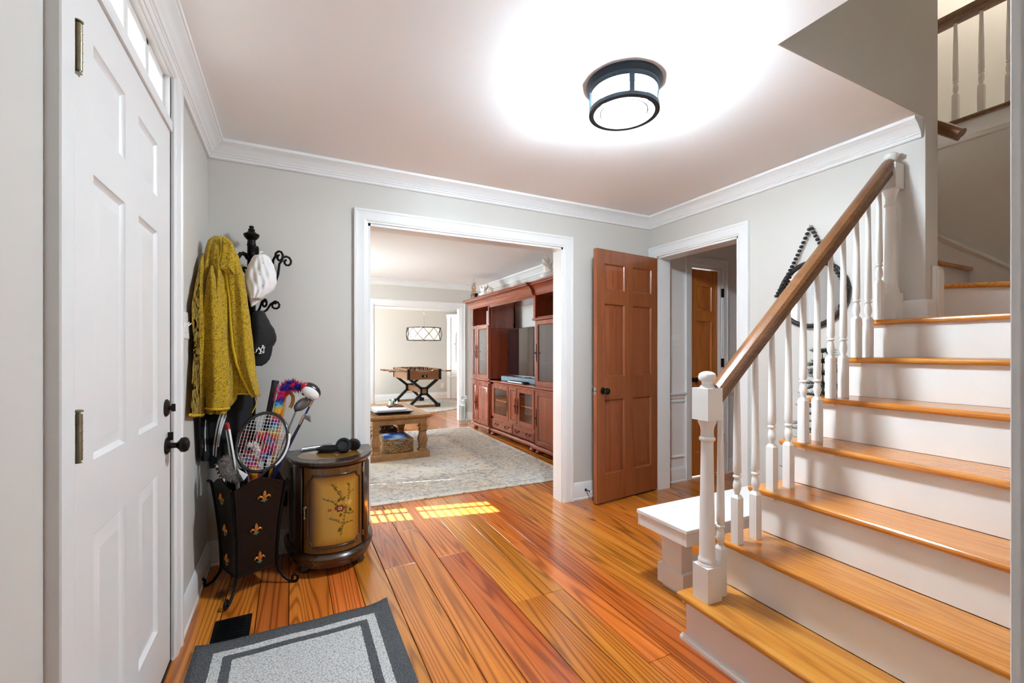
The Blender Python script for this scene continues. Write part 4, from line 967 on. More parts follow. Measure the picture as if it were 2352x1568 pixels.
st_ = [(0, OR), (.12, YE), (.25, CY), (.36, BL), (.44, PK), (.54, OR), (.66, YE), (.78, CY), (.87, BL), (.97, PK)]
M['rainbow'] = rainbow('rainbow_plush', st_, axis=(zlo, zhi))
M['boa'] = rainbow('red_blue_feather', [(.40, BL), (.50, BL), (.53, RD), (1, RD)], (30, 30, 30))
M['plush'] = rainbow('mixed_plush', [(.30, BL), (.38, CY), (.45, PK), (.52, PK), (.58, OR), (.66, YE)], (16, 16, 16))
bo = thing('feather_boa', 'fluffy red and blue feather bundle wrapped round the cane handle', 'boa', PY(670, 905, 2.72))
furry('feathers', bo, [PY(u, v, 2.725) for u, v in ((648, 900), (656, 890), (668, 884), (680, 886), (690, 890))], [.02, .026, .028, .026, .02], 700, .03, 'boa', 1)
pt_ = thing('plush_tail', 'long rainbow striped plush tail standing in the stand', 'plush toy', inside(.01, .03, .2))
furry('fur', pt_, [PY(u, v, 2.695) for u, v in ((620, 1004), (626, 985), (633, 960), (638, 938), (643, 918), (646, 906))], [.022, .022, .022, .022, .02, .016], 1100, .016, 'rainbow', 2)
px_ = thing('plush_toy', 'bright rainbow plush toy pressed behind the racket strings', 'plush toy', inside(.0, .05, .3))
furry('fur', px_, [PY(u, v, 2.695) for u, v in ((588, 1110), (584, 1080), (572, 1044), (590, 1046), (608, 1042), (622, 1020), (616, 1002), (598, 1000))], [.026, .03, .03, .033, .034, .032, .028, .024], 1900, .02, 'plush', 3)
furry('white_patch', px_, [PY(u, v, 2.675) for u, v in ((572, 1022), (585, 1020), (592, 1035), (590, 1048))], [.012, .018, .018, .012], 300, .014, 'stripe', 4)
M['greyfur'] = fleece('grey_fur', C(128, 120, 114), C(74, 68, 64))
gf = thing('grey_plush', 'grey fluffy plush spilling over the front corner of the stand', 'plush toy', inside(-.09, -.05, .4))
furry('fur', gf, [PY(u, v, 2.57) for u, v in ((512, 1060), (518, 1078), (527, 1090), (540, 1097), (552, 1096))], [.022, .03, .032, .028, .018], 1500, .014, 'greyfur', 5)
furry('fur', gf, [PY(u, v, 2.57) for u, v in ((520, 1050), (522, 1066), (520, 1082))], [.02, .024, .02], 500, .012, 'greyfur', 6)
MB().tube([PY(u, v, 2.575) for u, v in ((545, 1098), (546, 1130), (547, 1180), (549, 1240), (549, 1300))], [.012, .008, .007, .007, .010], 8).build('hanging_strip', 'greyfur', gf, 60)
M['bwprint'] = rainbow('black_white_print', [(.47, C(228, 228, 226)), (.5, C(20, 20, 20)), (1, C(20, 20, 20))], (60, 60, 60))
bp_ = thing('printed_cloth', 'black and white printed cloth tucked into the rear of the stand', 'cloth', PY(500, 1080, 2.70))
Drape([(1066, 493, 512), (1078, 496, 516), (1092, 500, 520), (1110, 504, 522)], 2.69, .012, [(.004, 2, 0, 0)], 12, 12).mesh().build('cloth', 'bwprint', bp_, 60)
pb = thing('paper_sheet', 'folded white paper wedged beside the racket in the stand', 'paper', PY(560, 1088, 2.60))
m = MB(); m.add([PY(545, 1075, 2.548), PY(570, 1090, 2.535), PY(560, 1103, 2.535), PY(549, 1085, 2.548), PY(545, 1075, 2.552), PY(570, 1090, 2.539), PY(560, 1103, 2.539), PY(549, 1085, 2.552)], [(0, 1, 2, 3), (7, 6, 5, 4), (0, 4, 5, 1), (1, 5, 6, 2), (2, 6, 7, 3), (3, 7, 4, 0)]); m.build('sheet', 'paper', pb)
# ================================================================== painted bow-front cabinet
CX_, CYb, CA, CBd, CH = .212, 2.972, .222, .408, .617
def cpt(th, z, o=0.):
    e = 2/2.35; sn, cs = math.sin(th), math.cos(th); a, b = CA+o, CBd+o
    return V((CX_+a*math.copysign(abs(sn)**e, sn), CYb-b*abs(cs)**e, z))
def arc(t0, t1, n): return [math.radians(lerp(t0, t1, i/n)) for i in range(n+1)]
def shell(mb, prof, t0, t1, n=40, back=True):
    loops = []
    for o, z in prof:
        L_ = [cpt(t, z, o) for t in arc(t0, t1, n)]
        if back: L_ += [V((L_[-1].x, CYb, z)), V((L_[0].x, CYb, z))] if abs(t0) < 89 else []
        loops.append(L_)
    return mb.loft(loops)
cb = thing('painted_cabinet', 'dark walnut bow front cabinet with an amber door painted with roses', 'cabinet', (CX_, 2.78, 0))
M['burnish'] = None
q = N('burnished_amber_paint'); t = q.n('ShaderNodeTexCoord'); sp = q.n('ShaderNodeSeparateXYZ'); q.l(t.outputs['Object'], sp.inputs[0])
ex = q.math('DIVIDE', q.math('ABSOLUTE', q.math('SUBTRACT', sp.outputs[0], CX_+.012)), .125); ez = q.math('DIVIDE', q.math('ABSOLUTE', q.math('SUBTRACT', sp.outputs[2], .345)), .20)
e = q.math('MAXIMUM', q.math('POWER', ex, 2.5), q.math('POWER', ez, 3.5))
n1 = q.noise(q.pos((1, 1, .08)), 90, 2)
q.set(Base_Color=q.mix(q.math('MULTIPLY', n1, .25), q.ramp(e, [(.25, C(186, 138, 48)), (.65, C(150, 98, 30)), (1, C(86, 50, 18))]), C(96, 58, 18)), Roughness=.3, Coat_Weight=.3)
M['burnish'] = q.m
M['brownpaint'] = wood('burnished_brown', C(50, 28, 10), C(98, 60, 24), C(120, 78, 34), 'z', 1.4, .3, .4, 0)
shell(MB(), [(0, .085), (0, .588)], -90, 90).build('carcass', 'walnut', cb, 40)
shell(MB(), [(-.004, .588), (.010, .590), (.018, .597), (.022, .604), (.022, .611), (.016, CH), (-.2, CH)], -90, 90, 48).build('top', 'walnut', cb, 40)
M['topoval'] = wood('amber_oval_inlay', C(84, 54, 18), C(132, 92, 38), C(158, 116, 56), 'x', 1.5, .22, .5, 0)
MB().loft([[V((CX_+(CA-.045)*math.cos(t), 2.775+.135*math.sin(t), z)) for t in [2*math.pi*k/48 for k in range(48)]] for z in (CH-.003, CH+.0008)]).build('top_inlay', 'topoval', cb)
shell(MB(), [(0, .062), (.010, .066), (.014, .080), (.024, .090), (.027, .104), (.020, .114), (.010, .122), (.001, .126)], -90, 90, 48).build('base_moulding', 'walnut', cb, 40)
shell(MB(), [(.0, .048), (.006, .050), (.006, .065)], -60, 60, 40).build('apron', 'walnut', cb, 40)
dr_ = shell(MB(), [(.001, .128), (.007, .130), (.007, .584), (.001, .586)], -37, 37, 40, False).build('door', 'brownpaint', cb, 40)
def patch(mb, t0, t1, z0, z1, o, n=30):
    return mb.loft([[cpt(t, z, o) for t in arc(t0, t1, n)] for z in (z0, z1)], False)
patch(MB(), -29.5, 30.5, .172, .54, .0085).build('painted_panel', 'burnish', dr_, 40)
# moulding with scooped corners
T0, T1, Z0_, Z1_ = -30.5, 31.5, .163, .549; cs_ = .03; cd_ = 6.2
path = []
def corner(tc, zc, a0, a1):
    for k in range(7):
        a = math.radians(lerp(a0, a1, k/6)); path.append((tc+cd_*math.cos(a), zc+cs_*math.sin(a)))
corner(T0, Z1_, -90, 0); path += [(lerp(T0+cd_, T1-cd_, k/10), Z1_) for k in range(1, 10)]
corner(T1, Z1_, 180, 270); path += [(T1, lerp(Z1_-cs_, Z0_+cs_, k/8)) for k in range(1, 8)]
corner(T1, Z0_, 90, 180); path += [(lerp(T1-cd_, T0+cd_, k/10), Z0_) for k in range(1, 10)]
corner(T0, Z0_, 0, 90); path += [(T0, lerp(Z0_+cs_, Z1_-cs_, k/8)) for k in range(1, 8)]
MB().tube([cpt(math.radians(a), z, .0095) for a, z in path], .0042, 8, wrap=True).build('door_moulding', 'walnut', dr_, 60)
for s in (-1, 1):
    pil = patch(MB(), *sorted((s*38, s*50)), .13, .584, .010, 8).build('pilaster', 'walnut', cb, 40); pil.modifiers.new('t', 'SOLIDIFY').thickness = .008
    for k in range(3): MB().tube([cpt(math.radians(s*(40.8+k*3.2)), z, .0125) for z in (.19, .53)], .0035, 8).build('flute', 'walnut', pil, 60)
    for z in (.15, .555):
        for a in (41, 44, 47): MB().ball(cpt(math.radians(s*a), z, .011), (.006, .005, .011), 8, 6).build('carved_block', 'walnut', pil, 60)
    MB().tube([cpt(math.radians(s*66), z, .002) for z in (.16, .56)], .004, 6).build('side_bead', 'walnut', cb, 60)
for a in (-44, 44):
    p = cpt(math.radians(a), 0, -.028); MB().lathe([(.018, 0), (.026, .006), (.031, .020), (.028, .032), (.022, .037), (.026, .041), (.030, .046), (.030, .062)], p, 20).build('bun_foot', 'walnut', cb, 40)
for x in (CX_-.18, CX_+.18): MB().lathe([(.018, 0), (.024, .02), (.022, .05), (.024, .065)], (x, 2.93, 0), 16).build('bun_foot', 'walnut', cb, 40)
hp = cpt(math.radians(-33.8), .375, .010); MB().lathe([(.007, 0), (.008, .004), (.004, .008), (.006, .013)], hp, 14, (-.5, -.85, 0)).build('handle_boss', 'brass', dr_, 50)
hq = hp+V((-.006, -.012, 0)); MB().tube([hq, hq+V((0, -.003, -.02)), hq+V((0, -.002, -.042)), hq+V((0, 0, -.055))], [.003, .0038, .003, .0055], 8).build('drop_handle', 'brass', dr_, 60)
for z in (.17, .53): MB().lathe([(.004, 0), (.004, .03)], cpt(math.radians(38), z, .012), 8).build('hinge', 'brass', dr_, 40)
# painted roses
FL = {'rose': plain('rose_paint', C(120, 44, 30), .4, var=.5, scale=120), 'pale': plain('pale_rose_paint', C(196, 150, 70), .4, var=.4, scale=120), 'leaf': plain('leaf_paint', C(88, 74, 26), .4, var=.4, scale=90), 'cream': plain('cream_paint', C(206, 170, 120), .4, var=.2, scale=90)}
def dpt(x, z, o=.0095):
    # x measured along the door front from its middle
    return cpt(math.radians(x/.0043), z, o)
def blob(mb, x, z, w, h, rot=0, o=.0097, n=8):
    L_ = []
    for k in range(n):
        a = 2*math.pi*k/n; dx, dz = w*math.cos(a), h*math.sin(a); L_.append(dpt(x+dx*math.cos(rot)-dz*math.sin(rot), z+dx*math.sin(rot)+dz*math.cos(rot), o))
    mb.add(L_, [tuple(range(n))])
def pxy(u, v):  # place on the door from the picture, by its panel corners
    return (lerp(-.118, .122, (u-718)/(829-718)), lerp(.53, .18, (v-(1098-(u-718)*.17))/(1245-1098+(829-718)*0)))
stems = [((782, 1220), (789, 1195), (794, 1165), (797, 1155)), ((797, 1155), (803, 1125), (813, 1115)), ((797, 1155), (778, 1150), (764, 1140), (752, 1136)), ((803, 1120), (802, 1105), (801, 1100)), ((789, 1140), (781, 1123), (774, 1112), (766, 1103)), ((791, 1193), (775, 1185), (762, 1180)), ((791, 1193), (803, 1188), (814, 1187)), ((794, 1165), (805, 1170), (812, 1167))]
m = MB()
for s_ in stems: m.tube([dpt(*pxy(*p), .0092) for p in s_], .0013, 5)
fb = m.build('painted_stem', FL['leaf'], dr_)
m = MB(); rr = random.Random(5)
for s_ in stems:
    for a, b in zip(s_[:-1], s_[1:]):
        for t in (.15, .4, .65, .9):
            x, z = pxy(lerp(a[0], b[0], t), lerp(a[1], b[1], t)); sg = rr.choice((-1, 1)); blob(m, x+sg*.005, z+rr.uniform(0, .004), .0055, .002, rr.uniform(.4, 1.2)*sg+(math.pi if sg < 0 else 0))
for u, v, w in ((780, 1138, .012), (790, 1134, .012), (776, 1155, .014), (806, 1160, .013), (781, 1205, .013), (783, 1172, .010)): x, z = pxy(u, v); blob(m, x, z, w, w*.55, rr.uniform(.6, 2.2))
m.build('painted_leaves', FL['leaf'], dr_)
for nm, u, v, r, c0, c1 in (('painted_rose', 782, 1157, .020, 'rose', 'cream'), ('painted_rose', 802, 1143, .019, 'pale', 'cream'), ('painted_bud', 781, 1122, .009, 'rose', 'cream'), ('painted_bud', 802, 1101, .006, 'rose', 'pale'), ('painted_bud', 814, 1167, .006, 'rose', 'pale'), ('painted_bud', 764, 1161, .008, 'rose', 'pale')):
    x, z = pxy(u, v); m = MB()
    for k in range(6): a = k*math.pi/3; blob(m, x+r*.55*math.cos(a), z+r*.5*math.sin(a), r*.55, r*.42, a, .0098)
    ro = m.build(nm, FL[c0], dr_)
    m = MB()
    for k in range(4): a = k*math.pi/2+.4; blob(m, x+r*.3*math.cos(a), z+r*.3*math.sin(a), r*.30, r*.12, a+1.57, .0101)
    m.build('petal_highlight', FL[c1], ro)
# ---- headphones and papers on the cabinet
hpn = thing('headphones', 'black over-ear headphones lying on top of the painted cabinet', 'headphones', (.30, 2.73, CH))
hc = PZ(790, 1041, CH); ha = V((-.25, -.85, .45)).normalized()
MB().lathe([(.026, -.030), (.040, -.022), (.043, -.006), (.043, .006), (.034, .014), (.030, .012), (.012, .013)], hc+V((0, .02, .0435)), 28, ha).build('ear_cup', 'rubber', hpn, 40)
qa = V((0, 0, 1)).rotation_difference(ha)
MB().tube([hc+V((0, .02, .0435))+qa @ V((.033*math.cos(a), .033*math.sin(a), .012)) for a in [2*math.pi*k/24 for k in range(24)]], .0095, 8, wrap=True).build('ear_cushion', 'blackcloth', hpn, 60)
h2 = hc+V((.062, .055, 0)); MB().lathe([(.026, -.02), (.037, -.014), (.040, .0), (.036, .010), (.01, .012)], h2+V((0, 0, .038)), 24, (.35, .8, .4)).build('ear_cup', 'rubber', hpn, 40)
hb_ = PZ(738, 1040, CH)
MB().tube([hc+V((-.03, .015, .03)), hc.lerp(hb_, .5)+V((0, 0, .019)), hb_+V((0, 0, .016)), hb_+V((-.012, .04, .016)), hb_+V((.02, .085, .016)), h2+V((-.03, .05, .02)), h2+V((0, .02, .03))], [.009, .014, .0155, .014, .013, .012, .009], 10).build('headband', 'rubber', hpn, 60)
for lab, dy in (('white rolled paper lying along the headphones on the cabinet', 0), ('second white rolled paper behind the headphones on the cabinet', .022)):
    a, b = PZ(692, 1036, CH), PZ(765, 1026, CH); a.y += dy; b.y += dy; a.z = b.z = CH+.0105
    o = thing('paper_roll', lab, 'paper', a, 'paper rolls on the painted cabinet'); MB().tube([a, a.lerp(b, .5), b], .0098, 12).build('roll', 'paper', o, 60); MB().tube([a.lerp(b, .02)+V((0, -.0006, .001)), a.lerp(b, .98)+V((0, -.0006, .001))], .0096, 12).build('paper_edge', 'chrome', o, 60)
# ================================================================== small wall fittings
def plate(name, label, cat, c, U_, Nn, w, h, kind='toggle'):
    c, U_, Nn = V(c), V(U_), V(Nn); o = thing(name, label, cat, c); Zv = V((0, 0, 1))
    B = lambda a0, a1, z0, z1, n0, n1: [[c+U_*a+Zv*z+Nn*n0 for a, z in ((a0, z0), (a1, z0), (a1, z1), (a0, z1))], [c+U_*a+Zv*z+Nn*n1 for a, z in ((a0, z0), (a1, z0), (a1, z1), (a0, z1))]]
    m = MB(); m.loft(B(-w/2, w/2, -h/2, h/2, 0, .006)); m.build('cover_plate', 'white', o, None, .002)
    if kind == 'toggle':
        for a in (-w*.22, w*.22):
            m = MB(); m.loft(B(a-.005, a+.005, -.012, .012, .005, .008)); m.build('switch_slot', 'white', o)
            m = MB(); m.loft([[c+U_*(a+x)+Zv*z+Nn*.006 for x, z in ((-.004, -.005), (.004, -.005), (.004, .005), (-.004, .005))], [c+U_*(a+x)+Zv*(z+.012)+Nn*.020 for x, z in ((-.003, -.003), (.003, -.003), (.003, .003), (-.003, .003))]]); m.build('toggle', 'white', o)
            for z in (-.033, .033): MB().lathe([(.0025, 0), (.0025, .0015)], c+U_*a+Zv*z+Nn*.006, 8, Nn).build('screw', 'chrome', o)
    else:
        for z in (-.02, .02):
            m = MB(); m.loft(B(-.016, .016, z-.014, z+.014, .006, .008)); so = m.build('socket', 'white', o, None, .003)
            for x in (-.006, .006): m = MB(); m.loft(B(x-.001, x+.001, z-.002, z+.007, .0078, .0084)); m.build('slot', 'rubber', so)
    return o
plate('light_switch', 'white double toggle switch plate beside the mustard jacket', 'switch', (XL, 2.41, 1.328), (0, 1, 0), (1, 0, 0), .115, .118)
plate('light_switch', 'white double toggle switch plate on the hall wall above the chair rail', 'switch', (3.188, YB, 1.315), (1, 0, 0), (0, -1, 0), .115, .118)
oc = plate('wall_outlet', 'white outlet low on the wall behind the umbrella stand', 'outlet', (-.055, YB, .385), (1, 0, 0), (0, -1, 0), .075, .12, 'outlet')
pg = MB().box(-.095, -.018, YB-.05, YB-.0085, .29, .375).build('power_adapter', 'rubber', None, None, .008); tag(pg, 'black plug adapter in the outlet behind the umbrella stand', 'adapter')
plate('wall_outlet', 'white outlet on the pale wall beside the foosball table', 'outlet', PY(1016, 885, DY), (1, 0, 0), (0, -1, 0), .085, .13, 'outlet')
ch = thing('door_sensor', 'small round white sensor high on the wall beside the front door', 'sensor', (XL, 2.292, 1.99))
MB().lathe([(.028, 0), (.029, .006), (.024, .012), (.006, .014)], (XL, 2.292, 1.99), 24, (1, 0, 0)).build('sensor_body', 'white', ch, 40)
MB().lathe([(.004, 0), (.004, .002)], (XL+.0135, 2.292, 1.985), 10, (1, 0, 0)).build('sensor_lens', 'rubber', ch)
ds = thing('door_stop', 'small black spring door stop on the baseboard beside the brown door', 'door stop', PY(1345, 1124, YB-.014))
p0 = PY(1345, 1124, YB-.014); p1 = p0+V((.012, -.055, -.004))
MB().lathe([(.011, 0), (.011, .004), (.006, .007)], p0, 14, p1-p0).build('mount', 'rubber', ds, 40)
MB().cyl(p0, p1, .0045, 10).build('spring', 'rubber', ds); MB().cyl(p1, p1+(p1-p0).normalized()*.012, .0075, 12).build('tip', 'white', ds, 40)
lf = MB(); c = PZ(528, 1352, .002); lf.add([c+V((-.02, .012, .001)), c+V((-.004, .002, .006)), c+V((.018, -.006, .001)), c+V((.002, .010, .004))], [(0, 1, 2, 3)]); o = lf.build('dry_leaf', plain('dry_leaf', C(150, 104, 52), .8, var=.3, scale=80)); o.modifiers.new('t', 'SOLIDIFY').thickness = .0015; tag(o, 'curled dry brown leaf on the floor by the stand', 'leaf')
# ================================================================== living room rug
def persian(name, x0, x1, y0, y1, round_c=None):
    q = N(name); t = q.n('ShaderNodeTexCoord'); sp = q.n('ShaderNodeSeparateXYZ'); q.l(t.outputs['Object'], sp.inputs[0])
    if round_c is None:
        dx = q.math('MINIMUM', q.math('SUBTRACT', sp.outputs[0], x0), q.math('SUBTRACT', x1, sp.outputs[0]))
        dy = q.math('MINIMUM', q.math('SUBTRACT', sp.outputs[1], y0), q.math('SUBTRACT', y1, sp.outputs[1]))
        e = q.math('MINIMUM', dx, dy)
    else:
        a = q.math('SUBTRACT', sp.outputs[0], round_c[0]); b = q.math('SUBTRACT', sp.outputs[1], round_c[1])
        e = q.math('SUBTRACT', round_c[2], q.math('SQRT', q.math('ADD', q.math('MULTIPLY', a, a), q.math('MULTIPLY', b, b))))
    cream, warm, slate = C(214, 210, 202), C(206, 192, 170), C(92, 98, 112)
    base = q.mix(q.ramp(q.noise(q.pos(), 1.1, 2), [(.4, (0, 0, 0, 1)), (.62, (1, 1, 1, 1))]), cream, warm)
    # worn vine pattern: thin contour lines of a noise field, broken up by wear
    v1 = q.noise(q.pos(), 5.5, 3, .55, .8); ln = q.ramp(q.math('ABSOLUTE', q.math('SUBTRACT', v1, .5)), [(0, (1, 1, 1, 1)), (.014, (1, 1, 1, 1)), (.03, (0, 0, 0, 1))])
    v2 = q.noise(q.pos(), 13, 3, .6, .6); ln2 = q.ramp(q.math('ABSOLUTE', q.math('SUBTRACT', v2, .52)), [(0, (1, 1, 1, 1)), (.02, (1, 1, 1, 1)), (.05, (0, 0, 0, 1))])
    wear = q.ramp(q.noise(q.pos((1, 2.2, 1)), 14, 4, .7), [(.44, (0, 0, 0, 1)), (.60, (1, 1, 1, 1))])
    wear2 = q.ramp(q.noise(q.pos((1, 2.6, 1)), 30, 3, .7), [(.46, (0, 0, 0, 1)), (.6, (1, 1, 1, 1))])
    big = q.ramp(q.noise(q.pos(), 1.7, 2), [(.42, (0, 0, 0, 1)), (.6, (1, 1, 1, 1))])
    bnd = q.math('MULTIPLY', q.math('GREATER_THAN', e, .05), q.math('LESS_THAN', e, .62))
    bl = q.ramp(e, [(0, (0, 0, 0, 1)), (.06, (0, 0, 0, 1)), (.085, (1, 1, 1, 1)), (.12, (.9, .9, .9, 1)), (.14, (0, 0, 0, 1)), (.50, (0, 0, 0, 1)), (.52, (1, 1, 1, 1)), (.56, (1, 1, 1, 1)), (.58, (0, 0, 0, 1))])
    f = q.math('MULTIPLY', q.math('MULTIPLY', q.math('MAXIMUM', ln, q.math('MULTIPLY', ln2, q.math('MAXIMUM', bnd, big))), wear), .85)
    f = q.math('MAXIMUM', f, q.math('MULTIPLY', q.math('MULTIPLY', bl, wear2), .9))
    f = q.math('MAXIMUM', f, q.math('MULTIPLY', q.math('MULTIPLY', bnd, wear2), .55))
    col = q.mix(f, base, slate)
    q.set(Base_Color=col, Roughness=.95); q.bump(q.noise(q.pos(), 500, 1), .3, .003); return q.m
rx0, rx1, ry0, ry1 = -.35, 2.47, 3.56, 6.70
M['rug'] = persian('worn_persian', rx0, rx1, ry0, ry1)
m = MB().box(rx0, rx1, ry0, ry1, .0006, .011); rg = m.build('area_rug', 'rug', None, None, .003)
rg.matrix_world = Matrix.Translation((1.1, 3.56, 0)) @ Matrix.Rotation(math.radians(-1.6), 4, 'Z') @ Matrix.Translation((-1.1, -3.56, 0))
tag(rg, 'cream and slate worn oriental rug under the coffee table', 'rug')
RCN = (2.25, 10.0, 1.40)
M['rug2'] = persian('worn_round', 0, 0, 0, 0, RCN)
m = MB().lathe([(RCN[2], .0006), (RCN[2], .009), (RCN[2]-.01, .011)], (RCN[0], RCN[1], 0), 72); tag(m.build('round_rug', 'rug2'), 'round pale worn rug under the foosball table', 'rug')
# ================================================================== coffee table
ct0, ct1, cy0, cy1, ctz = .765, 1.425, 4.945, 6.22, .50; g0 = .0112
ct = thing('coffee_table', 'weathered oak coffee table with four chunky turned legs', 'table', ((ct0+ct1)/2, (cy0+cy1)/2, 0))
MB().box(ct0, ct1, cy0, cy1, g0, .085).build('base_shelf', 'oak', ct, None, .004)
def sq_loft(mb, c, prof, n=1):
    mb.loft([[V((c[0]+sx*r, c[1]+sy*r, z)) for sx, sy in ((-1, -1), (1, -1), (1, 1), (-1, 1))] for r, z in prof])
lp = [(.052, .085), (.052, .094), (.038, .112), (.036, .13), (.043, .136), (.043, .146), (.034, .15), (.040, .165), (.049, .20), (.047, .225), (.036, .27), (.034, .30), (.043, .306), (.043, .316), (.036, .322), (.036, .345), (.048, .352), (.048, .366), (.036, .374), (.036, .43)]
for x in (ct0+.068, ct1-.068):
    for y in (cy0+.068, cy1-.068):
        m = MB(); sq_loft(m, (x, y), lp); m.build('leg', 'oak_z', ct, 25)
m = MB().box(ct0+.03, ct1-.03, cy0+.03, cy0+.055, .40, .455).box(ct0+.03, ct1-.03, cy1-.055, cy1-.03, .40, .455).box(ct0+.03, ct0+.055, cy0+.055, cy1-.055, .40, .455).box(ct1-.055, ct1-.03, cy0+.055, cy1-.055, .40, .455); m.build('apron', 'oak', ct)
m = MB(); R4 = lambda o, z: [V((ct0-o, cy0-o, z)), V((ct1+o, cy0-o, z)), V((ct1+o, cy1+o, z)), V((ct0-o, cy1+o, z))]
m.loft([R4(-.02, .452), R4(-.005, .462), R4(.012, .474), R4(.018, .480), R4(.018, ctz), R4(.016, ctz+.001)]); m.build('tabletop', 'oak', ct)
nb = 5
for k in range(nb):
    w = (ct1-ct0-.14)/nb; x = ct0+.07+w*k; MB().box(x+.001, x+w-.001, cy0+.07, cy1-.07, ctz-.004, ctz+.0025).build('plank', 'oak', ct, None, .001)
for a, b, c_, d_ in ((ct0-.015, ct0+.068, cy0-.015, cy1+.015), (ct1-.068, ct1+.015, cy0-.015, cy1+.015)): MB().box(a, b, c_, d_, ctz-.003, ctz+.003).build('border_board', 'oak', ct, None, .001)
# tray and what lies on it
M['traydark'] = plain('dark_tray', C(40, 34, 30), .3, var=.1); M['traylight'] = plain('grey_metal_tray', C(150, 158, 166), .25, .6, var=.06)
tz = ctz+.003
ty = thing('serving_tray', 'shallow grey tray with dark underside on the coffee table', 'tray', (1.07, 5.3, tz))
TT = lambda o, z: [V((.84-o, 5.05-o, z)), V((1.25+o, 5.05-o, z)), V((1.25+o, 5.62+o, z)), V((.84-o, 5.62+o, z))]
MB().loft([TT(-.035, tz), TT(-.03, tz+.004), TT(.012, tz+.030), TT(.016, tz+.034)]).build('tray_body', 'traydark', ty)
MB().loft([TT(.018, tz+.033), TT(.018, tz+.037), TT(.004, tz+.037), TT(-.028, tz+.0345)]).build('tray_rim', 'traylight', ty)
bk = MB().box(.86, 1.20, 5.10, 5.45, tz+.0375, tz+.054).build('magazine', 'paper', None, None, .002); tag(bk, 'white magazine lying on the tray on the coffee table', 'magazine')
M['redwood'] = wood('red_brown_wood', C(60, 26, 16), C(112, 58, 38), C(140, 80, 56), 'x', 3, .45, .1, 0)
cx_ = thing('wooden_knot', 'crossed red brown wooden ornament on the white magazine', 'ornament', (1.12, 5.26, tz+.054))
kz_ = tz+.054
for s in (-1, 1):
    MB().tube([V((1.10-.09, 5.26-.06*s, kz_+.013)), V((1.06, 5.26-.03*s, kz_+.018)), V((1.10, 5.26, kz_+.016+.010*(s+1))), V((1.14, 5.26+.03*s, kz_+.018)), V((1.19, 5.26+.06*s, kz_+.013))], [.007, .012, .013, .012, .007], 8).build('wood_link', 'redwood', cx_, 60)
M['greenp'] = plain('green_bottle', C(30, 110, 70), .35, var=.1)
for i, (x, y, c_, lab) in enumerate(((1.09, 5.52, 'white', 'small white bottle standing on the tray'), (1.13, 5.535, 'greenp', 'small green bottle standing among the white ones'), (1.175, 5.52, 'white', 'small white bottle with a dark cap on the tray'))):
    o = thing('small_bottle', lab, 'bottle', (x, y, tz+.037), 'little bottles on the tray'); MB().lathe([(.014, 0), (.015, .004), (.015, .05), (.007, .062), (.006, .07)], (x, y, tz+.037), 14).build('bottle_body', c_, o, 45)
    MB().lathe([(.008, .07), (.008, .088), (.004, .09)], (x, y, tz+.037), 12).build('bottle_cap', ('greenp', 'white', 'rubber')[i], o, 45)
# baskets
def wicker(name, a, b):
    q = N(name); w = q.n('ShaderNodeTexVoronoi'); w.inputs['Scale'].default_value = 95; q.l(q.pos((.45, .45, 1)), w.inputs['Vector'])
    q.set(Base_Color=q.ramp(w.outputs['Distance'], [(.15, a), (.55, b)]), Roughness=.75); q.bump(q.math('MULTIPLY', w.outputs['Distance'], -1), 1, .01); return q.m
M['wicker'] = wicker('seagrass_wicker', C(204, 164, 108), C(120, 84, 44)); M['wicker_d'] = wicker('brown_wicker', C(150, 104, 60), C(70, 42, 20))
def basket(label, x0, x1, y0, y1, z0, z1, mt):
    o = thing('wicker_basket', label, 'basket', ((x0+x1)/2, (y0+y1)/2, z0)); t = .014
    Q = lambda a, b, z: [V((x0+a, y0+a, z)), V((x1-a, y0+a, z)), V((x1-a, y1-a, z)), V((x0+a, y1-a, z))]
    c = (x0+x1)/2; zc = lerp(z0, z1, .68); hx, hz = .052, .019
    m = cells(MB(), y0, y0+t, 'x', x0, x1, z0, z1, [(c-hx, c+hx, zc-hz, zc+hz)])
    m.box(x0, x1, y1-t, y1, z0, z1).box(x0, x0+t, y0+t, y1-t, z0, z1).box(x1-t, x1, y0+t, y1-t, z0, z1).box(x0+t, x1-t, y0+t, y1-t, z0, z0+.012); m.build('body', mt, o)
    n = 8; e_ = .004
    for k in range(n+1):
        z = lerp(z0+.008, z1-.004, k/n)
        if abs(z-zc) < hz+.004: MB().tube([V((c+hx, y0-e_, z)), V((x1+e_, y0-e_, z)), V((x1+e_, y1+e_, z)), V((x0-e_, y1+e_, z)), V((x0-e_, y0-e_, z)), V((c-hx, y0-e_, z))], .0075, 6).build('weave_row', mt, o, 60)
        else: MB().tube([V((x0-e_, y0-e_, z)), V((x1+e_, y0-e_, z)), V((x1+e_, y1+e_, z)), V((x0-e_, y1+e_, z))], .0075, 6, wrap=True).build('weave_row', mt, o, 60)
    MB().tube([V((c-hx-.006, y0-.010, zc-hz-.004)), V((c+hx+.006, y0-.010, zc-hz-.004)), V((c+hx+.006, y0-.010, zc+hz+.004)), V((c-hx-.006, y0-.010, zc+hz+.004))], .007, 6, wrap=True).build('handle_rim', mt, o, 60)
    return o
basket('light seagrass basket holding magazines on the coffee table shelf', .935, 1.235, 4.985, 5.40, .087, .235, 'wicker')
M['bluemag'] = rainbow('blue_cover', [(.42, C(24, 60, 170)), (.55, C(130, 180, 228)), (.68, C(226, 232, 240))], (7, 7, 7))
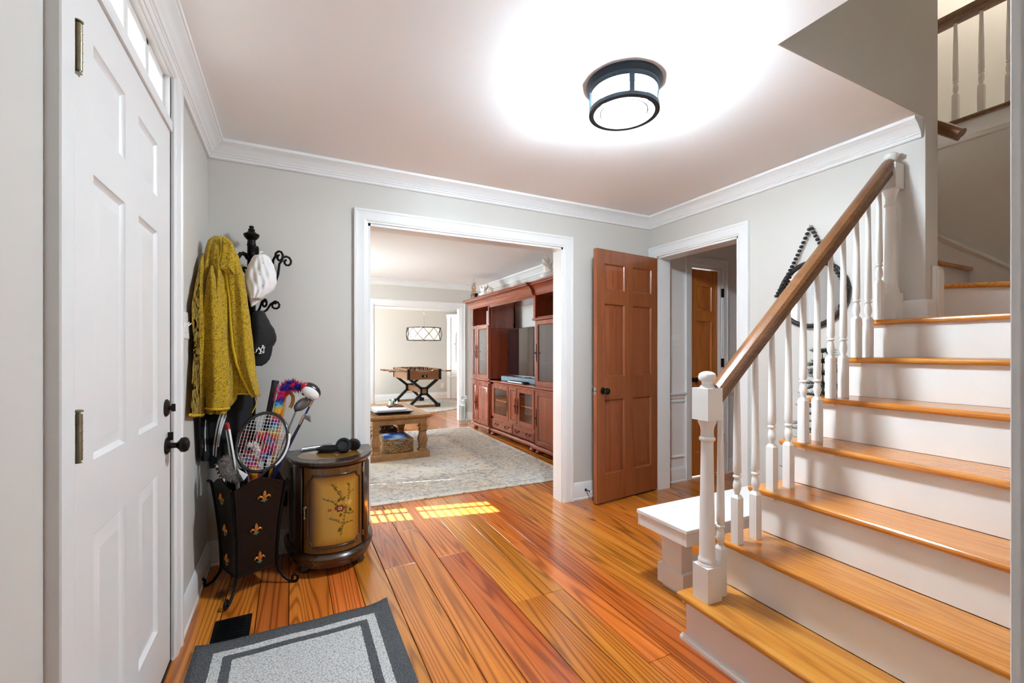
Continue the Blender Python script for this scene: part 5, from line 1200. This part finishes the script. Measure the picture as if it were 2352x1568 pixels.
for k, (a, lab) in enumerate(((.03, 'blue covered magazine on top in the seagrass basket'), (-.02, 'second magazine beneath the blue one in the basket'))):
    z = .221-.028*k; R_ = Matrix.Translation((1.085, 5.19, z)) @ Matrix.Rotation(a*3, 4, 'Z') @ Matrix.Rotation(math.radians(4), 4, 'X'); m = MB(); m.X = R_; m.box(-.118, .118, -.165, .165, -.012, .012); tag(m.build('magazine', 'bluemag' if k == 0 else 'paper'), lab, 'magazine')
basket('dark brown basket with twigs at the rear of the table shelf', .86, 1.17, 5.50, 5.85, .087, .27, 'wicker_d')
tw = thing('twig_bundle', 'bundle of pale and dark twigs standing in the dark basket', 'twigs', (1.0, 5.6, .25)); rr = random.Random(9)
for k in range(16):
    a = V((rr.uniform(.9, 1.12), rr.uniform(5.54, 5.8), .25)); b = a+V((rr.uniform(-.08, .08), rr.uniform(-.06, .06), rr.uniform(.03, .10))); MB().tube([a, a.lerp(b, .5)+V((.01, 0, .01)), b], [.006, .005, .003], 6).build('twig', 'redwood' if k % 2 else 'paper', tw, 60)
# ================================================================== entertainment centre (faces -x)
EX = 2.62; EW = 3.03
ec = thing('media_cabinet', 'tall cherry wood media cabinet with glass doors along the wall', 'cabinet', (2.85, 5.3, 0))
T1a, T1b, M0, M1, T2a, T2b = 5.95, 6.62, 4.62, 5.95, 3.93, 4.62
def fbox(name, mat, par, y0, y1, z0, z1, x0, x1, bev=.003): return MB().box(x0, x1, y0, y1, z0, z1).build(name, mat, par, None, bev)
def rings_panel(name, mat, par, y0, y1, z0, z1, x, levels, cap=True):
    m = MB(); m.loft([[V((x+d, a, z)) for a, z in ring(y0, y1, z0, z1, i)] for i, d in levels], True, False, cap); return m.build(name, mat, par, 30)
ZB, ZW = .085, .795
def knobpull(par, y, z, x, esc=.11):
    MB().lathe([(.004, 0), (.004, .012), (.010, .016), (.011, .022), (.006, .028)], (x, y, z), 12, (-1, 0, 0)).build('knob', 'bronze', par, 45)
    MB().tube([(x-.003, y, z-esc), (x-.004, y, z-esc*.6), (x-.004, y, z), (x-.004, y, z+esc*.6), (x-.003, y, z+esc)], [.002, .006, .004, .006, .002], 6).build('escutcheon', 'bronze', par, 60)
def wdoor(par, y0, y1, z0, z1, glassy=False, side=1, x=EX, pull=True):
    b = .045 if (y1-y0) > .3 else .035
    if glassy:
        m = MB().box(x-.022, x, y0, y0+b, z0, z1).box(x-.022, x, y1-b, y1, z0, z1).box(x-.022, x, y0+b, y1-b, z0, z0+b).box(x-.022, x, y0+b, y1-b, z1-b, z1); d = m.build('door', 'cherry', par, None, .003)
        rings_panel('glass_bead', 'cherry', d, y0+b-.001, y1-b+.001, z0+b-.001, z1-b+.001, x-.022, [(0, .0005), (.006, .001), (.012, .010)], False)
        MB().box(x-.010, x-.006, y0+b+.008, y1-b-.008, z0+b+.008, z1-b-.008).build('pane', 'glass', d)
    else:
        m = MB().box(x-.022, x, y0, y0+b, z0, z1).box(x-.022, x, y1-b, y1, z0, z1).box(x-.022, x, y0+b, y1-b, z0, z0+b).box(x-.022, x, y0+b, y1-b, z1-b, z1); d = m.build('door', 'cherry', par, None, .003)
        rings_panel('panel', 'cherry', d, y0+b-.001, y1-b+.001, z0+b-.001, z1-b+.001, x-.022, [(0, .0005), (.005, .001), (.012, .012), (.016, .012), (.034, .004), (.038, .004)])
    if pull: knobpull(d, (y0+.028 if side > 0 else y1-.028), (z0+z1)/2, x-.022)
    return d
# far tower
fbox('far_tower_base', 'cherry', ec, T1a, T1b, ZB, ZW-.03, EX+.001, EW+.08)
wdoor(ec, 6.43, T1b-.01, ZB+.03, ZW-.05, side=1); wdoor(ec, T1a+.02, 6.42, ZB+.03, ZW-.05, side=-1)
m = MB().box(EX, EW, T1a, T1a+.025, ZW, 1.90).box(EX, EW, T1b-.025, T1b, ZW, 1.90).box(EW-.02, EW, T1a, T1b, ZW, 1.9).box(EX, EW, T1a, T1b, 1.60, 1.625).box(EX, EW, T1a, T1b, ZW, ZW+.02)
m.build('far_tower_case', 'cherry', ec)
wdoor(ec, 6.43, T1b-.01, ZW+.02, 1.61, True, 1); wdoor(ec, T1a+.02, 6.42, ZW+.02, 1.61, True, -1)
for z in (1.08, 1.34): fbox('glass_shelf', 'glass', ec, T1a+.03, T1b-.03, z, z+.006, EX+.02, EW-.03, 0)
for y in (T1a, T1b-.035): MB().box(EX-.02, EX+.012, y, y+.035, 1.625, 1.9).build('shelf_stile', 'cherry', ec)
for z in (1.72,):
    for x in (EX+.11, EX+.30): MB().lathe([(.010, 0), (.010, .003), (.004, .005)], (x, T1a, z-.08), 12, (0, -1, 0)).build('plug_button', 'white', ec, 45)
fbox('side_board', 'cherry', ec, T1a-.016, T1a-.001, 1.56, 1.90, EX+.01, EX+.36)
# near tower
fbox('near_tower_base', 'cherry', ec, T2a, T2b, ZB, ZW-.03, EX+.001, EW+.08)
wdoor(ec, T2a+.02, T2b-.05, ZB+.03, ZW-.05, side=-1)
m = MB().box(EX, EW, T2a, T2a+.025, ZW, 1.90).box(EX, EW, T2b-.025, T2b, ZW, 1.90).box(EW-.02, EW, T2a, T2b, ZW, 1.9).box(EX, EW, T2a, T2b, 1.60, 1.625).box(EX, EW, T2a, T2b, ZW, ZW+.02); m.build('near_tower_case', 'cherry', ec)
wdoor(ec, T2a+.02, T2b-.05, ZW+.02, 1.58, True, -1)
for z in (1.08, 1.34): fbox('glass_shelf', 'glass', ec, T2a+.03, T2b-.03, z, z+.006, EX+.02, EW-.03, 0)
fbox('waist_moulding', 'cherry_y', ec, T2a-.005, T2b+.012, 1.585, 1.612, EX-.035, EX+.01, .008)
for k in range(3):
    for za, zb in ((ZB+.02, ZW-.05), (ZW+.03, 1.57)): MB().tube([(EX-.004, T2b-.038+.014*k, za), (EX-.004, T2b-.038+.014*k, zb)], .0045, 6).build('reeding', 'cherry', ec, 60)
m = MB().box(EX-.02, EX+.012, T2b-.045, T2b, 1.612, 1.9); m.build('shelf_stile', 'cherry', ec)
# console between
m = MB().box(EX+.02, EW+.08, M0, M1, ZB, ZB+.03).box(EX+.03, EW+.08, M0, M1, .255, .275).box(EW+.05, EW+.08, M0, M1, ZB, ZW-.03).box(EX+.02, EX+.06, M0, M0+.05, ZB, ZW-.03).box(EX+.02, EX+.06, M1-.07, M1, ZB, ZW-.03).box(EX+.02, EX+.05, M0, M1, ZB, .12).box(EX+.02, EX+.05, M0, M1, .24, .285).box(EX+.02, EX+.05, M0, M1, ZW-.055, ZW-.03).box(EX+.03, EW, 5.1, 5.3, .275, ZW-.03).box(EX+.06, EW+.05, M0+.05, M1-.07, .50, .52)
m.build('console_case', 'cherry', ec)
XC = EX+.02
wdoor(ec, 5.345, 5.875, .275, ZW-.055, True, 1, XC); wdoor(ec, 5.10, 5.33, .275, ZW-.055, False, 1, XC); wdoor(ec, M0+.02, 5.085, .275, ZW-.055, True, -1, XC)
for y0, y1 in ((5.235, 5.865), (M0+.02, 5.215)):
    d = MB().box(XC-.018, XC+.3, y0, y1, .118, .243).build('drawer', 'cherry_y', ec, None, .003)
    rings_panel('drawer_panel', 'cherry_y', d, y0+.018, y1-.018, .133, .228, XC-.018, [(0, 0), (.004, -.006), (.012, -.006), (.022, -.001), (.026, -.001)])
    for t in (.24, .76):
        y = lerp(y0, y1, t); MB().tube([(XC-.022, y-.045, .192), (XC-.036, y-.042, .182), (XC-.042, y-.018, .165), (XC-.042, y+.018, .165), (XC-.036, y+.042, .182), (XC-.022, y+.045, .192)], .005, 6).build('bail_pull', 'bronze', d, 60)
        for s in (-1, 1): MB().lathe([(.013, 0), (.010, .006), (.004, .012)], (XC-.018, y+s*.045, .192), 10, (-1, 0, 0)).build('pull_rosette', 'bronze', d, 45)
WM = [(0, 0), (.012, .002), (.018, .010), (.03, .014), (.034, .022), (.03, .030), (.0, .032)]
for y0, y1, x in ((T1a-.004, T1b+.01, EX), (M0, M1, EX+.02), (T2a, T2b+.004, EX)):
    m = MB(); m.mold(WM, (x, y0, ZW-.03), (x, y1, ZW-.03), (-1, 0, 0), ZP); m.box(x-.001, EW+.08, y0, y1, ZW-.03, ZW+.002); m.build('waist_top', 'cherry_y', ec, 35)
    m = MB(); m.mold([(0, 0), (.03, 0), (.03, .02), (.022, .028), (.016, .036), (.004, .044), (0, .044)], (x, y0, .06), (x, y1, .06), (-1, 0, 0), ZP); m.box(x-.001, EW+.06, y0, y1, .06, ZB+.002); m.build('plinth', 'cherry_y', ec, 35)
for y in (T1b-.06, T1a+.06, M1-.08, M0+.08, T2b-.07, T2a+.06):
    for x in (EX+.02, EW): MB().lathe([(.022, 0), (.038, .010), (.044, .028), (.036, .046), (.026, .052), (.03, .062)], (x, y, .0005), 16).build('bun_foot', 'cherry', ec, 40)
EC = [(0, 0), (.010, 0), (.014, .012), (.02, .02), (.026, .03), (.03, .055), (.05, .09), (.078, .112), (.09, .116), (.094, .128), (.105, .132), (.105, .15), (0, .15)]
m = MB(); m.mold(EC, (EX-.03, M0-.02, 1.885), (EX-.03, T1b+.012, 1.885), (-1, 0, 0), ZP, 0, 1); m.mold(EC, (EX-.03, T1b+.012, 1.885), (EW, T1b+.012, 1.885), (0, 1, 0), ZP, -1, 0); m.box(EX-.031, EW, M0-.02, T1b+.013, 1.885, 2.033); m.build('bridge_crown', 'cherry_y', ec, 30)
m = MB(); m.mold(EC, (EX+.005, T2a-.01, 1.885), (EX+.005, M0-.021, 1.885), (-1, 0, 0), ZP); m.box(EX+.004, EW, T2a-.01, M0-.021, 1.885, 2.033); m.build('near_crown', 'cherry_y', ec, 30)
fbox('bridge_board', 'cherry_y', ec, M0, M1, 1.86, 1.89, EX-.012, EX+.02)
# television, soundbar, player
M['screen'] = plain('television_glass', C(12, 10, 14), .04, 0, var=.02, Specular_IOR_Level=.9, Coat_Weight=1., Coat_Roughness=.02)
M['slate'] = plain('slate_plastic', C(92, 112, 124), .4, var=.06)
tv = thing('television', 'large flat television standing in the media cabinet', 'television', (2.86, 5.26, ZW))
TX = 2.855
MB().box(TX, TX+.045, 4.70, 5.83, .868, 1.545).build('tv_body', 'rubber', tv, None, .005)
MB().box(TX-.0015, TX+.002, 4.708, 5.822, .884, 1.538).build('screen', 'screen', tv)
MB().box(TX-.003, TX+.004, 4.70, 5.83, .866, .883).build('lower_bezel', 'chrome', tv, None, .001)
m = MB().box(TX-.05, TX+.12, 5.10, 5.42, ZW+.0025, ZW+.012).box(TX+.02, TX+.04, 5.18, 5.34, ZW+.01, .88); m.build('stand', 'rubber', tv)
sb = thing('soundbar', 'slate grey soundbar in front of the television', 'soundbar', (2.77, 5.25, ZW)); MB().box(TX-.13, TX-.055, 4.74, 5.80, ZW+.0025, ZW+.072).build('bar_body', 'slate', sb, None, .012, 3); MB().box(TX-.1325, TX-.129, 4.78, 5.76, ZW+.016, ZW+.058).build('grille', 'slate', sb)
bp2 = thing('disc_player', 'slim black disc player in front of the soundbar', 'disc player', (2.68, 5.1, ZW)); MB().box(TX-.215, TX-.14, 4.95, 5.42, ZW+.0025, ZW+.030).build('player_body', 'rubber', bp2, None, .003); MB().box(TX-.2165, TX-.2145, 5.0, 5.40, ZW+.010, ZW+.024).build('player_front', 'stripe', bp2)
# books on the open shelf
for k, (w, h, c_, lab) in enumerate(((.022, .20, 'paper', 'thin white book beside the blue book on the cabinet shelf'), (.018, .21, 'shaft_blue', 'dark blue book between white books on the cabinet shelf'), (.026, .205, 'stripe', 'thick white book against the cabinet side'))):
    y = 6.115-.042*k; o = thing('book', lab, 'book', (2.75, y, 1.626), 'books on the open cabinet shelf'); MB().box(EX+.02, EX+.17, y-w/2, y+w/2, 1.6255, 1.6255+h).build('cover', c_, o, None, .002); MB().box(EX+.0195, EX+.168, y-w/2+.004, y+w/2-.004, 1.629, 1.622+h).build('pages', 'paper', o)
# things on top
ZT = 2.0355
sh = thing('model_ship', 'small dark model sailing ship on top of the media cabinet', 'model ship', (2.56, 6.45, ZT))
MB().loft([[V((2.56+sx*w, 6.45+y, z)) for sx, y in ((-1, -.11*l), (1, -.11*l), (1.0, .06*l), (0, .13*l), (-1.0, .06*l))] for w, l, z in ((.012, .7, ZT), (.026, .92, ZT+.045), (.03, 1, ZT+.08))]).build('hull', 'walnut', sh)
for k, (dy, h) in enumerate(((-.06, .26), (0, .33), (.06, .27))):
    MB().cyl((2.56, 6.45+dy, ZT+.05), (2.56, 6.45+dy, ZT+h), .003, 6).build('mast', 'walnut', sh)
    for z, w in ((h*.5, .05), (h*.75, .036)):
        MB().cyl((2.56, 6.45+dy-w, ZT+z), (2.56, 6.45+dy+w, ZT+z), .0022, 6).build('yard', 'walnut', sh)
        m = MB(); m.box(2.559, 2.561, 6.45+dy-w*.9, 6.45+dy+w*.9, ZT+z-.05, ZT+z-.002); m.build('sail', 'oak', sh)
def coral(label, c, n, r, seed, mt='whitecloth'):
    rr = random.Random(seed); o = thing('coral', label, 'coral', c); c = V(c)
    MB().ball(c+V((0, 0, r*.22)), (r*.7, r*.8, r*.22), 12, 8).build('coral_base', mt, o, 60)
    for k in range(n):
        a = rr.uniform(0, 6.28); t = rr.uniform(0, .9); d = V((math.cos(a)*t, math.sin(a)*t, 1.1-t*.5)).normalized(); p = c+V((0, 0, r*.2)); L_ = r*rr.uniform(.7, 1.3)
        MB().tube([p, p+d*L_*.5+V((rr.uniform(-.2, .2)*r, rr.uniform(-.2, .2)*r, 0)), p+d*L_], [r*.2, r*.16, r*.06], 7).build('branch', mt, o, 60)
M['shell'] = plain('pale_shell', C(214, 196, 176), .6, var=.2, scale=40)
coral('bushy white coral piece behind the crown of the media cabinet', (2.585, 6.05, ZT), 18, .135, 21)
coral('pale tan shell cluster beside the white coral', (2.56, 5.80, ZT), 11, .08, 22, 'shell')
coral('tall white branching coral at the end of the media cabinet', (2.66, 4.30, ZT), 20, .19, 23)
# ================================================================== glass jug on the floor
jg = thing('glass_jug', 'large clear glass jug on the floor beside the media cabinet', 'jug', (2.62, 7.0, 0))
pr = [(.02, .002), (.082, .004), (.088, .015), (.088, .31), (.080, .345), (.055, .385), (.046, .40), (.046, .43), (.05, .435), (.05, .45), (.044, .455)]
MB().lathe([(r, z+.0005) for r, z in pr]+[(r-.004, z) for r, z in reversed(pr[2:])], (2.615, 7.02, 0), 32).build('jug_body', 'glass_green', jg, 50)
MB().lathe([(.05, .447), (.052, .45), (.052, .462), (.046, .465), (.043, .45)], (2.615, 7.02, 0), 24).build('jug_rim', 'glass_green', jg, 50)
# ================================================================== foosball table
fb_ = thing('foosball_table', 'foosball table of walnut panels on black crossed legs', 'game table', (2.58, 10.1, 0)); r0 = .0115
fx0, fx1, fy0, fy1, fz0, fz1 = 2.215, 2.945, 9.36, 10.80, .615, .835
MB().box(fx0+.04, fx1-.04, fy0, fy0+.03, fz0, fz1-.012).build('end_panel', 'foos', fb_); MB().box(fx0+.04, fx1-.04, fy1-.03, fy1, fz0, fz1).build('end_panel', 'foos', fb_)
for x in (fx0, fx1-.03): MB().box(x, x+.03, fy0, fy1, fz0, fz1).build('side_panel', 'foos_y', fb_)
for x in (fx0-.006, fx1-.05):
    for y in (fy0-.008, fy1-.05): MB().box(x, x+.056, y, y+.058, fz0-.004, fz1+.003).build('corner_cap', 'black', fb_)
MB().box(fx0+.03, fx1-.03, fy0+.03, fy1-.03, fz0+.07, fz0+.08).build('play_field', plain('green_field', C(120, 150, 130), .6), fb_)
m = MB().box(fx0, fx0+.05, fy0, fy1, fz1, fz1+.010).box(fx1-.05, fx1, fy0, fy1, fz1, fz1+.010); m.box(fx0+.05, fx1-.05, fy1-.05, fy1, fz1, fz1+.01); m.build('top_rail', 'foos', fb_)
MB().box((fx0+fx1)/2-.065, (fx0+fx1)/2+.065, fy0-.006, fy0+.002, fz0+.045, fz0+.10).build('ball_cup', 'black', fb_, None, .006)
MB().ball(((fx0+fx1)/2+.01, fy0-.006, fz0+.072), .014, 10, 8).build('ball', 'white', fb_, 60)
m = MB(); L_ = [V(((fx0+fx1)/2+.19*math.cos(math.radians(180+k*18)), fy0-.003, fz1-.012+.03*math.sin(math.radians(180+k*18)))) for k in range(11)]; m.tube(L_, .006, 6); m.build('score_rail', 'chrome', fb_)
for k in range(8):
    y = fy0+.12+k*(fy1-fy0-.24)/7; s = -1 if k % 2 else 1; sh_ = (-.06 if k % 3 else .03)
    x0, x1 = (fx0-.27+sh_, fx1+.16) if s < 0 else (fx0-.16, fx1+.24+sh_)
    rd = MB().cyl((x0, y, fz1-.045), (x1, y, fz1-.045), .008, 8).build('rod', 'steel', fb_)
    a, b = (x0-.005, x0+.13) if s < 0 else (x1-.13, x1+.005); MB().lathe([(.013, 0), (.017, .02), (.015, .07), (.017, .12), (.012, .135)], (a, y, fz1-.045), 10, (1, 0, 0)).build('handle', 'foos', rd, 50)
    for q in range(3):
        x = lerp(fx0+.17, fx1-.17, q/2); m = MB().box(x-.012, x+.012, y-.009, y+.009, fz1-.10, fz1+.002); m.ball((x, y, fz1+.012), .012, 8, 6); m.build('player', 'redwood' if k % 2 else 'rubber', rd)
    MB().lathe([(.016, 0), (.016, .015)], (fx0-.015, y, fz1-.045), 10, (1, 0, 0)).build('bushing', 'rubber', rd)
for y in (fy0+.02, fy1-.10):
    cxm, w = (fx0+fx1)/2, .26; zm = .36; t = .034
    MB().box(cxm-w*.32, cxm+w*.32, y, y+.07, zm-.085, zm+.085).build('leg_hub', 'black', fb_)
    MB().box(cxm-.045, cxm+.045, y-.004, y+.01, zm-.045, zm+.05).build('hub_inlay', 'foos', fb_)
    for s in (-1, 1):
        MB().bar((cxm+s*.05, y+.035, zm+.05), (cxm+s*.30, y+.035, fz0), .07, .055, (0, 0, 1)).build('leg', 'black', fb_)
        MB().bar((cxm+s*.05, y+.035, zm-.05), (cxm+s*.29, y+.035, .075), .07, .055, (0, 0, 1)).build('leg', 'black', fb_)
        MB().box(cxm+s*.30-.055, cxm+s*.30+.055, y-.01, y+.08, r0, .09).build('foot_cap', 'black', fb_)
    MB().box(cxm-.33, cxm+.33, y+.0, y+.07, r0, .062).build('foot_beam', 'oak', fb_)
MB().box((fx0+fx1)/2-.03, (fx0+fx1)/2+.03, fy0+.09, fy1-.10, .30, .42).build('stretcher', 'foos_y', fb_)
# ================================================================== drum pendant
PXc, PYc = 2.635, 9.60; pz0, pz1, pr_ = 1.468, 1.738, .372
pd = thing('drum_pendant', 'drum pendant lamp with a pale shade in a lattice of dark metal', 'lamp', (PXc, PYc, ZC))
M['shade'] = glow('lit_cream_shade', (1, .90, .74, 1), .32)
MB().lathe([(pr_*.88, pz0+.012), (pr_*.88, pz1-.012)], (PXc, PYc, 0), 48, caps=False).build('shade', 'shade', pd, 60)
for z in (pz0, pz1): 
    m = MB(); annulus(m, (PXc, PYc), pr_-.006, pr_+.004, z-.007, z+.007, 48); m.build('hoop', 'bronze', pd, 40)
n = 10
for k in range(n):
    for s in (-1, 1):
        L_ = []
        for j in range(9):
            t = j/8; a = 2*math.pi*(k+s*t)/n; bul = pr_+.012*math.sin(math.pi*t); L_.append(V((PXc+bul*math.cos(a), PYc+bul*math.sin(a), lerp(pz0, pz1, t))))
        MB().tube(L_, .0062, 6).build('lattice_bar', 'bronze', pd, 60)
for k in range(n):
    a = 2*math.pi*(k+.5)/n; MB().ball((PXc+(pr_+.012)*math.cos(a), PYc+(pr_+.012)*math.sin(a), (pz0+pz1)/2), .008, 8, 6).build('rivet', 'bronze', pd, 60)
m = MB().cyl((PXc, PYc, pz1-.05), (PXc, PYc, 2.03), .006, 8)
for k in range(3): a = 2*math.pi*k/3; m.cyl((PXc, PYc, pz1-.01), (PXc+pr_*math.cos(a), PYc+pr_*math.sin(a), pz1), .004, 6)
m.build('stem', 'chrome', pd)
z = 2.03; k = 0
while z < ZC-.02:
    ax_ = V((1, 0, 0)) if k % 2 else V((0, 1, 0)); r = .030 if k == 0 else .016
    MB().tube([V((PXc, PYc, z+r))+ax_*r*.6*math.cos(t)+V((0, 0, r*1.25*math.sin(t))) for t in [2*math.pi*i/12 for i in range(12)]], .0035, 6, wrap=True).build('chain_link', 'chrome', pd, 60); z += r*2; k += 1
MB().lathe([(.02, ZC-.03), (.05, ZC-.02), (.06, ZC)], (PXc, PYc, 0), 20).build('canopy', 'chrome', pd, 40)
lamp('pendant_light', 'POINT', (PXc, PYc, (pz0+pz1)/2), 7, (1, .9, .76), shadow_soft_size=.12)
# ================================================================== corner cabinet
q0, q1 = V((3.70, DY-.005, 0)), V((DX-.005, 10.50, 0)); U_ = (q1-q0).normalized(); N_ = V((-U_.y, U_.x, 0)); N_ = N_ if N_.y < 0 else -N_; L0 = (q1-q0).length
kc = thing('corner_cabinet', 'white built-in corner cabinet with an arched glazed door', 'cabinet', (q0+q1)/2)
CPt = lambda a, z, n_=0.: q0+U_*a+N_*n_+V((0, 0, z))
def cbox(mb, a0, a1, z0, z1, n0, n1): return mb.hexa([CPt(a0, z0, n0), CPt(a1, z0, n0), CPt(a1, z0, n1), CPt(a0, z0, n1)], [CPt(a0, z1, n0), CPt(a1, z1, n0), CPt(a1, z1, n1), CPt(a0, z1, n1)])
c_ = L0/2; hw = .27; zs, za = .93, 1.62
m = MB(); cbox(m, .01, c_-hw, .0, 2.12, -.02, 0); cbox(m, c_+hw, L0-.01, 0, 2.12, -.02, 0); cbox(m, c_-hw, c_+hw, 0, zs, -.02, 0); cbox(m, c_-hw, c_+hw, za+hw, 2.12, -.02, 0)
for k in range(12):
    a0, a1 = math.pi*k/12, math.pi*(k+1)/12; P0, P1 = (c_+hw*math.cos(a0), za+hw*math.sin(a0)), (c_+hw*math.cos(a1), za+hw*math.sin(a1)); zt = za+hw
    m.hexa([CPt(*P0, -.02), CPt(P0[0], zt, -.02), CPt(P0[0], zt, 0), CPt(*P0, 0)], [CPt(*P1, -.02), CPt(P1[0], zt, -.02), CPt(P1[0], zt, 0), CPt(*P1, 0)])
cbox(m, -.0, .10, 0, 2.16, 0, .03); cbox(m, L0-.10, L0, 0, 2.16, 0, .03)
m.build('front_frame', 'trim', kc)
m = MB(); cbox(m, -.01, L0+.01, 2.10, 2.20, -.02, .05); m.build('cornice', 'trim', kc, None, .01)
m = MB(); cbox(m, .02, L0-.02, .55, .58, 0, .03); m.build('waist', 'trim', kc)
M['cabinside'] = plain('cabinet_inside', C(206, 200, 192), .6)
m = MB(); m.add([CPt(.02, .0, -.03), CPt(L0-.02, 0, -.03), V((DX-.01, DY-.01, 0)), CPt(.02, 2.1, -.03), CPt(L0-.02, 2.1, -.03), V((DX-.01, DY-.01, 2.1))], [(0, 2, 5, 3), (1, 4, 5, 2)]); m.build('cabinet_back', 'cabinside', kc)
dr3 = MB().tube([CPt(c_-hw+.02, zs, .004)]+[CPt(c_+(hw-.02)*math.cos(math.pi-math.pi*k/14), za+(hw-.02)*math.sin(math.pi*k/14), .004) for k in range(15)]+[CPt(c_+hw-.02, zs, .004)], .02, 6).build('glazed_door', 'trim', kc)
m = MB(); m.loft([[CPt(a, z, -.004) for a, z in [(c_-hw+.02, zs)]+[(c_+(hw-.02)*math.cos(math.pi-math.pi*k/14), za+(hw-.02)*math.sin(math.pi*k/14)) for k in range(15)]+[(c_+hw-.02, zs)]], [CPt(a, z, -.001) for a, z in [(c_-hw+.02, zs)]+[(c_+(hw-.02)*math.cos(math.pi-math.pi*k/14), za+(hw-.02)*math.sin(math.pi*k/14)) for k in range(15)]+[(c_+hw-.02, zs)]]]); m.build('pane', 'glass', dr3)
for z in (1.16, 1.39, 1.62): m = MB(); cbox(m, c_-hw, c_+hw, z-.009, z+.009, -.004, .012); m.build('muntin', 'trim', dr3)
m = MB(); cbox(m, c_-.009, c_+.009, zs, za+hw, -.004, .012); m.build('muntin', 'trim', dr3)
for s in (-1, 1): MB().tube([CPt(c_, za, .004), CPt(c_+s*hw*.68, za+hw*.68, .004)], .008, 6).build('muntin', 'trim', dr3)
for z in (1.16, 1.39): m = MB(); cbox(m, c_-hw-.05, c_+hw+.05, z-.01, z+.01, -.25, -.04); m.build('shelf', 'trim', kc)
MB().ball(CPt(c_-hw+.01, 1.42, .035), .014, 10, 8).build('knob', 'bronze', kc, 60)
m = MB(); cbox(m, c_-hw+.03, c_+hw-.03, .16, .50, 0, .014); m.build('lower_panel', 'trim', kc, None, .006); m = MB(); cbox(m, c_-hw+.03, c_+hw-.03, .62, .88, 0, .014); m.build('lower_panel', 'trim', kc, None, .006)
lamp('upstairs_hall_lamp_offscreen', 'POINT', (4.7, 1.4, 4.85), 17, (1, .9, .78), shadow_soft_size=.15)
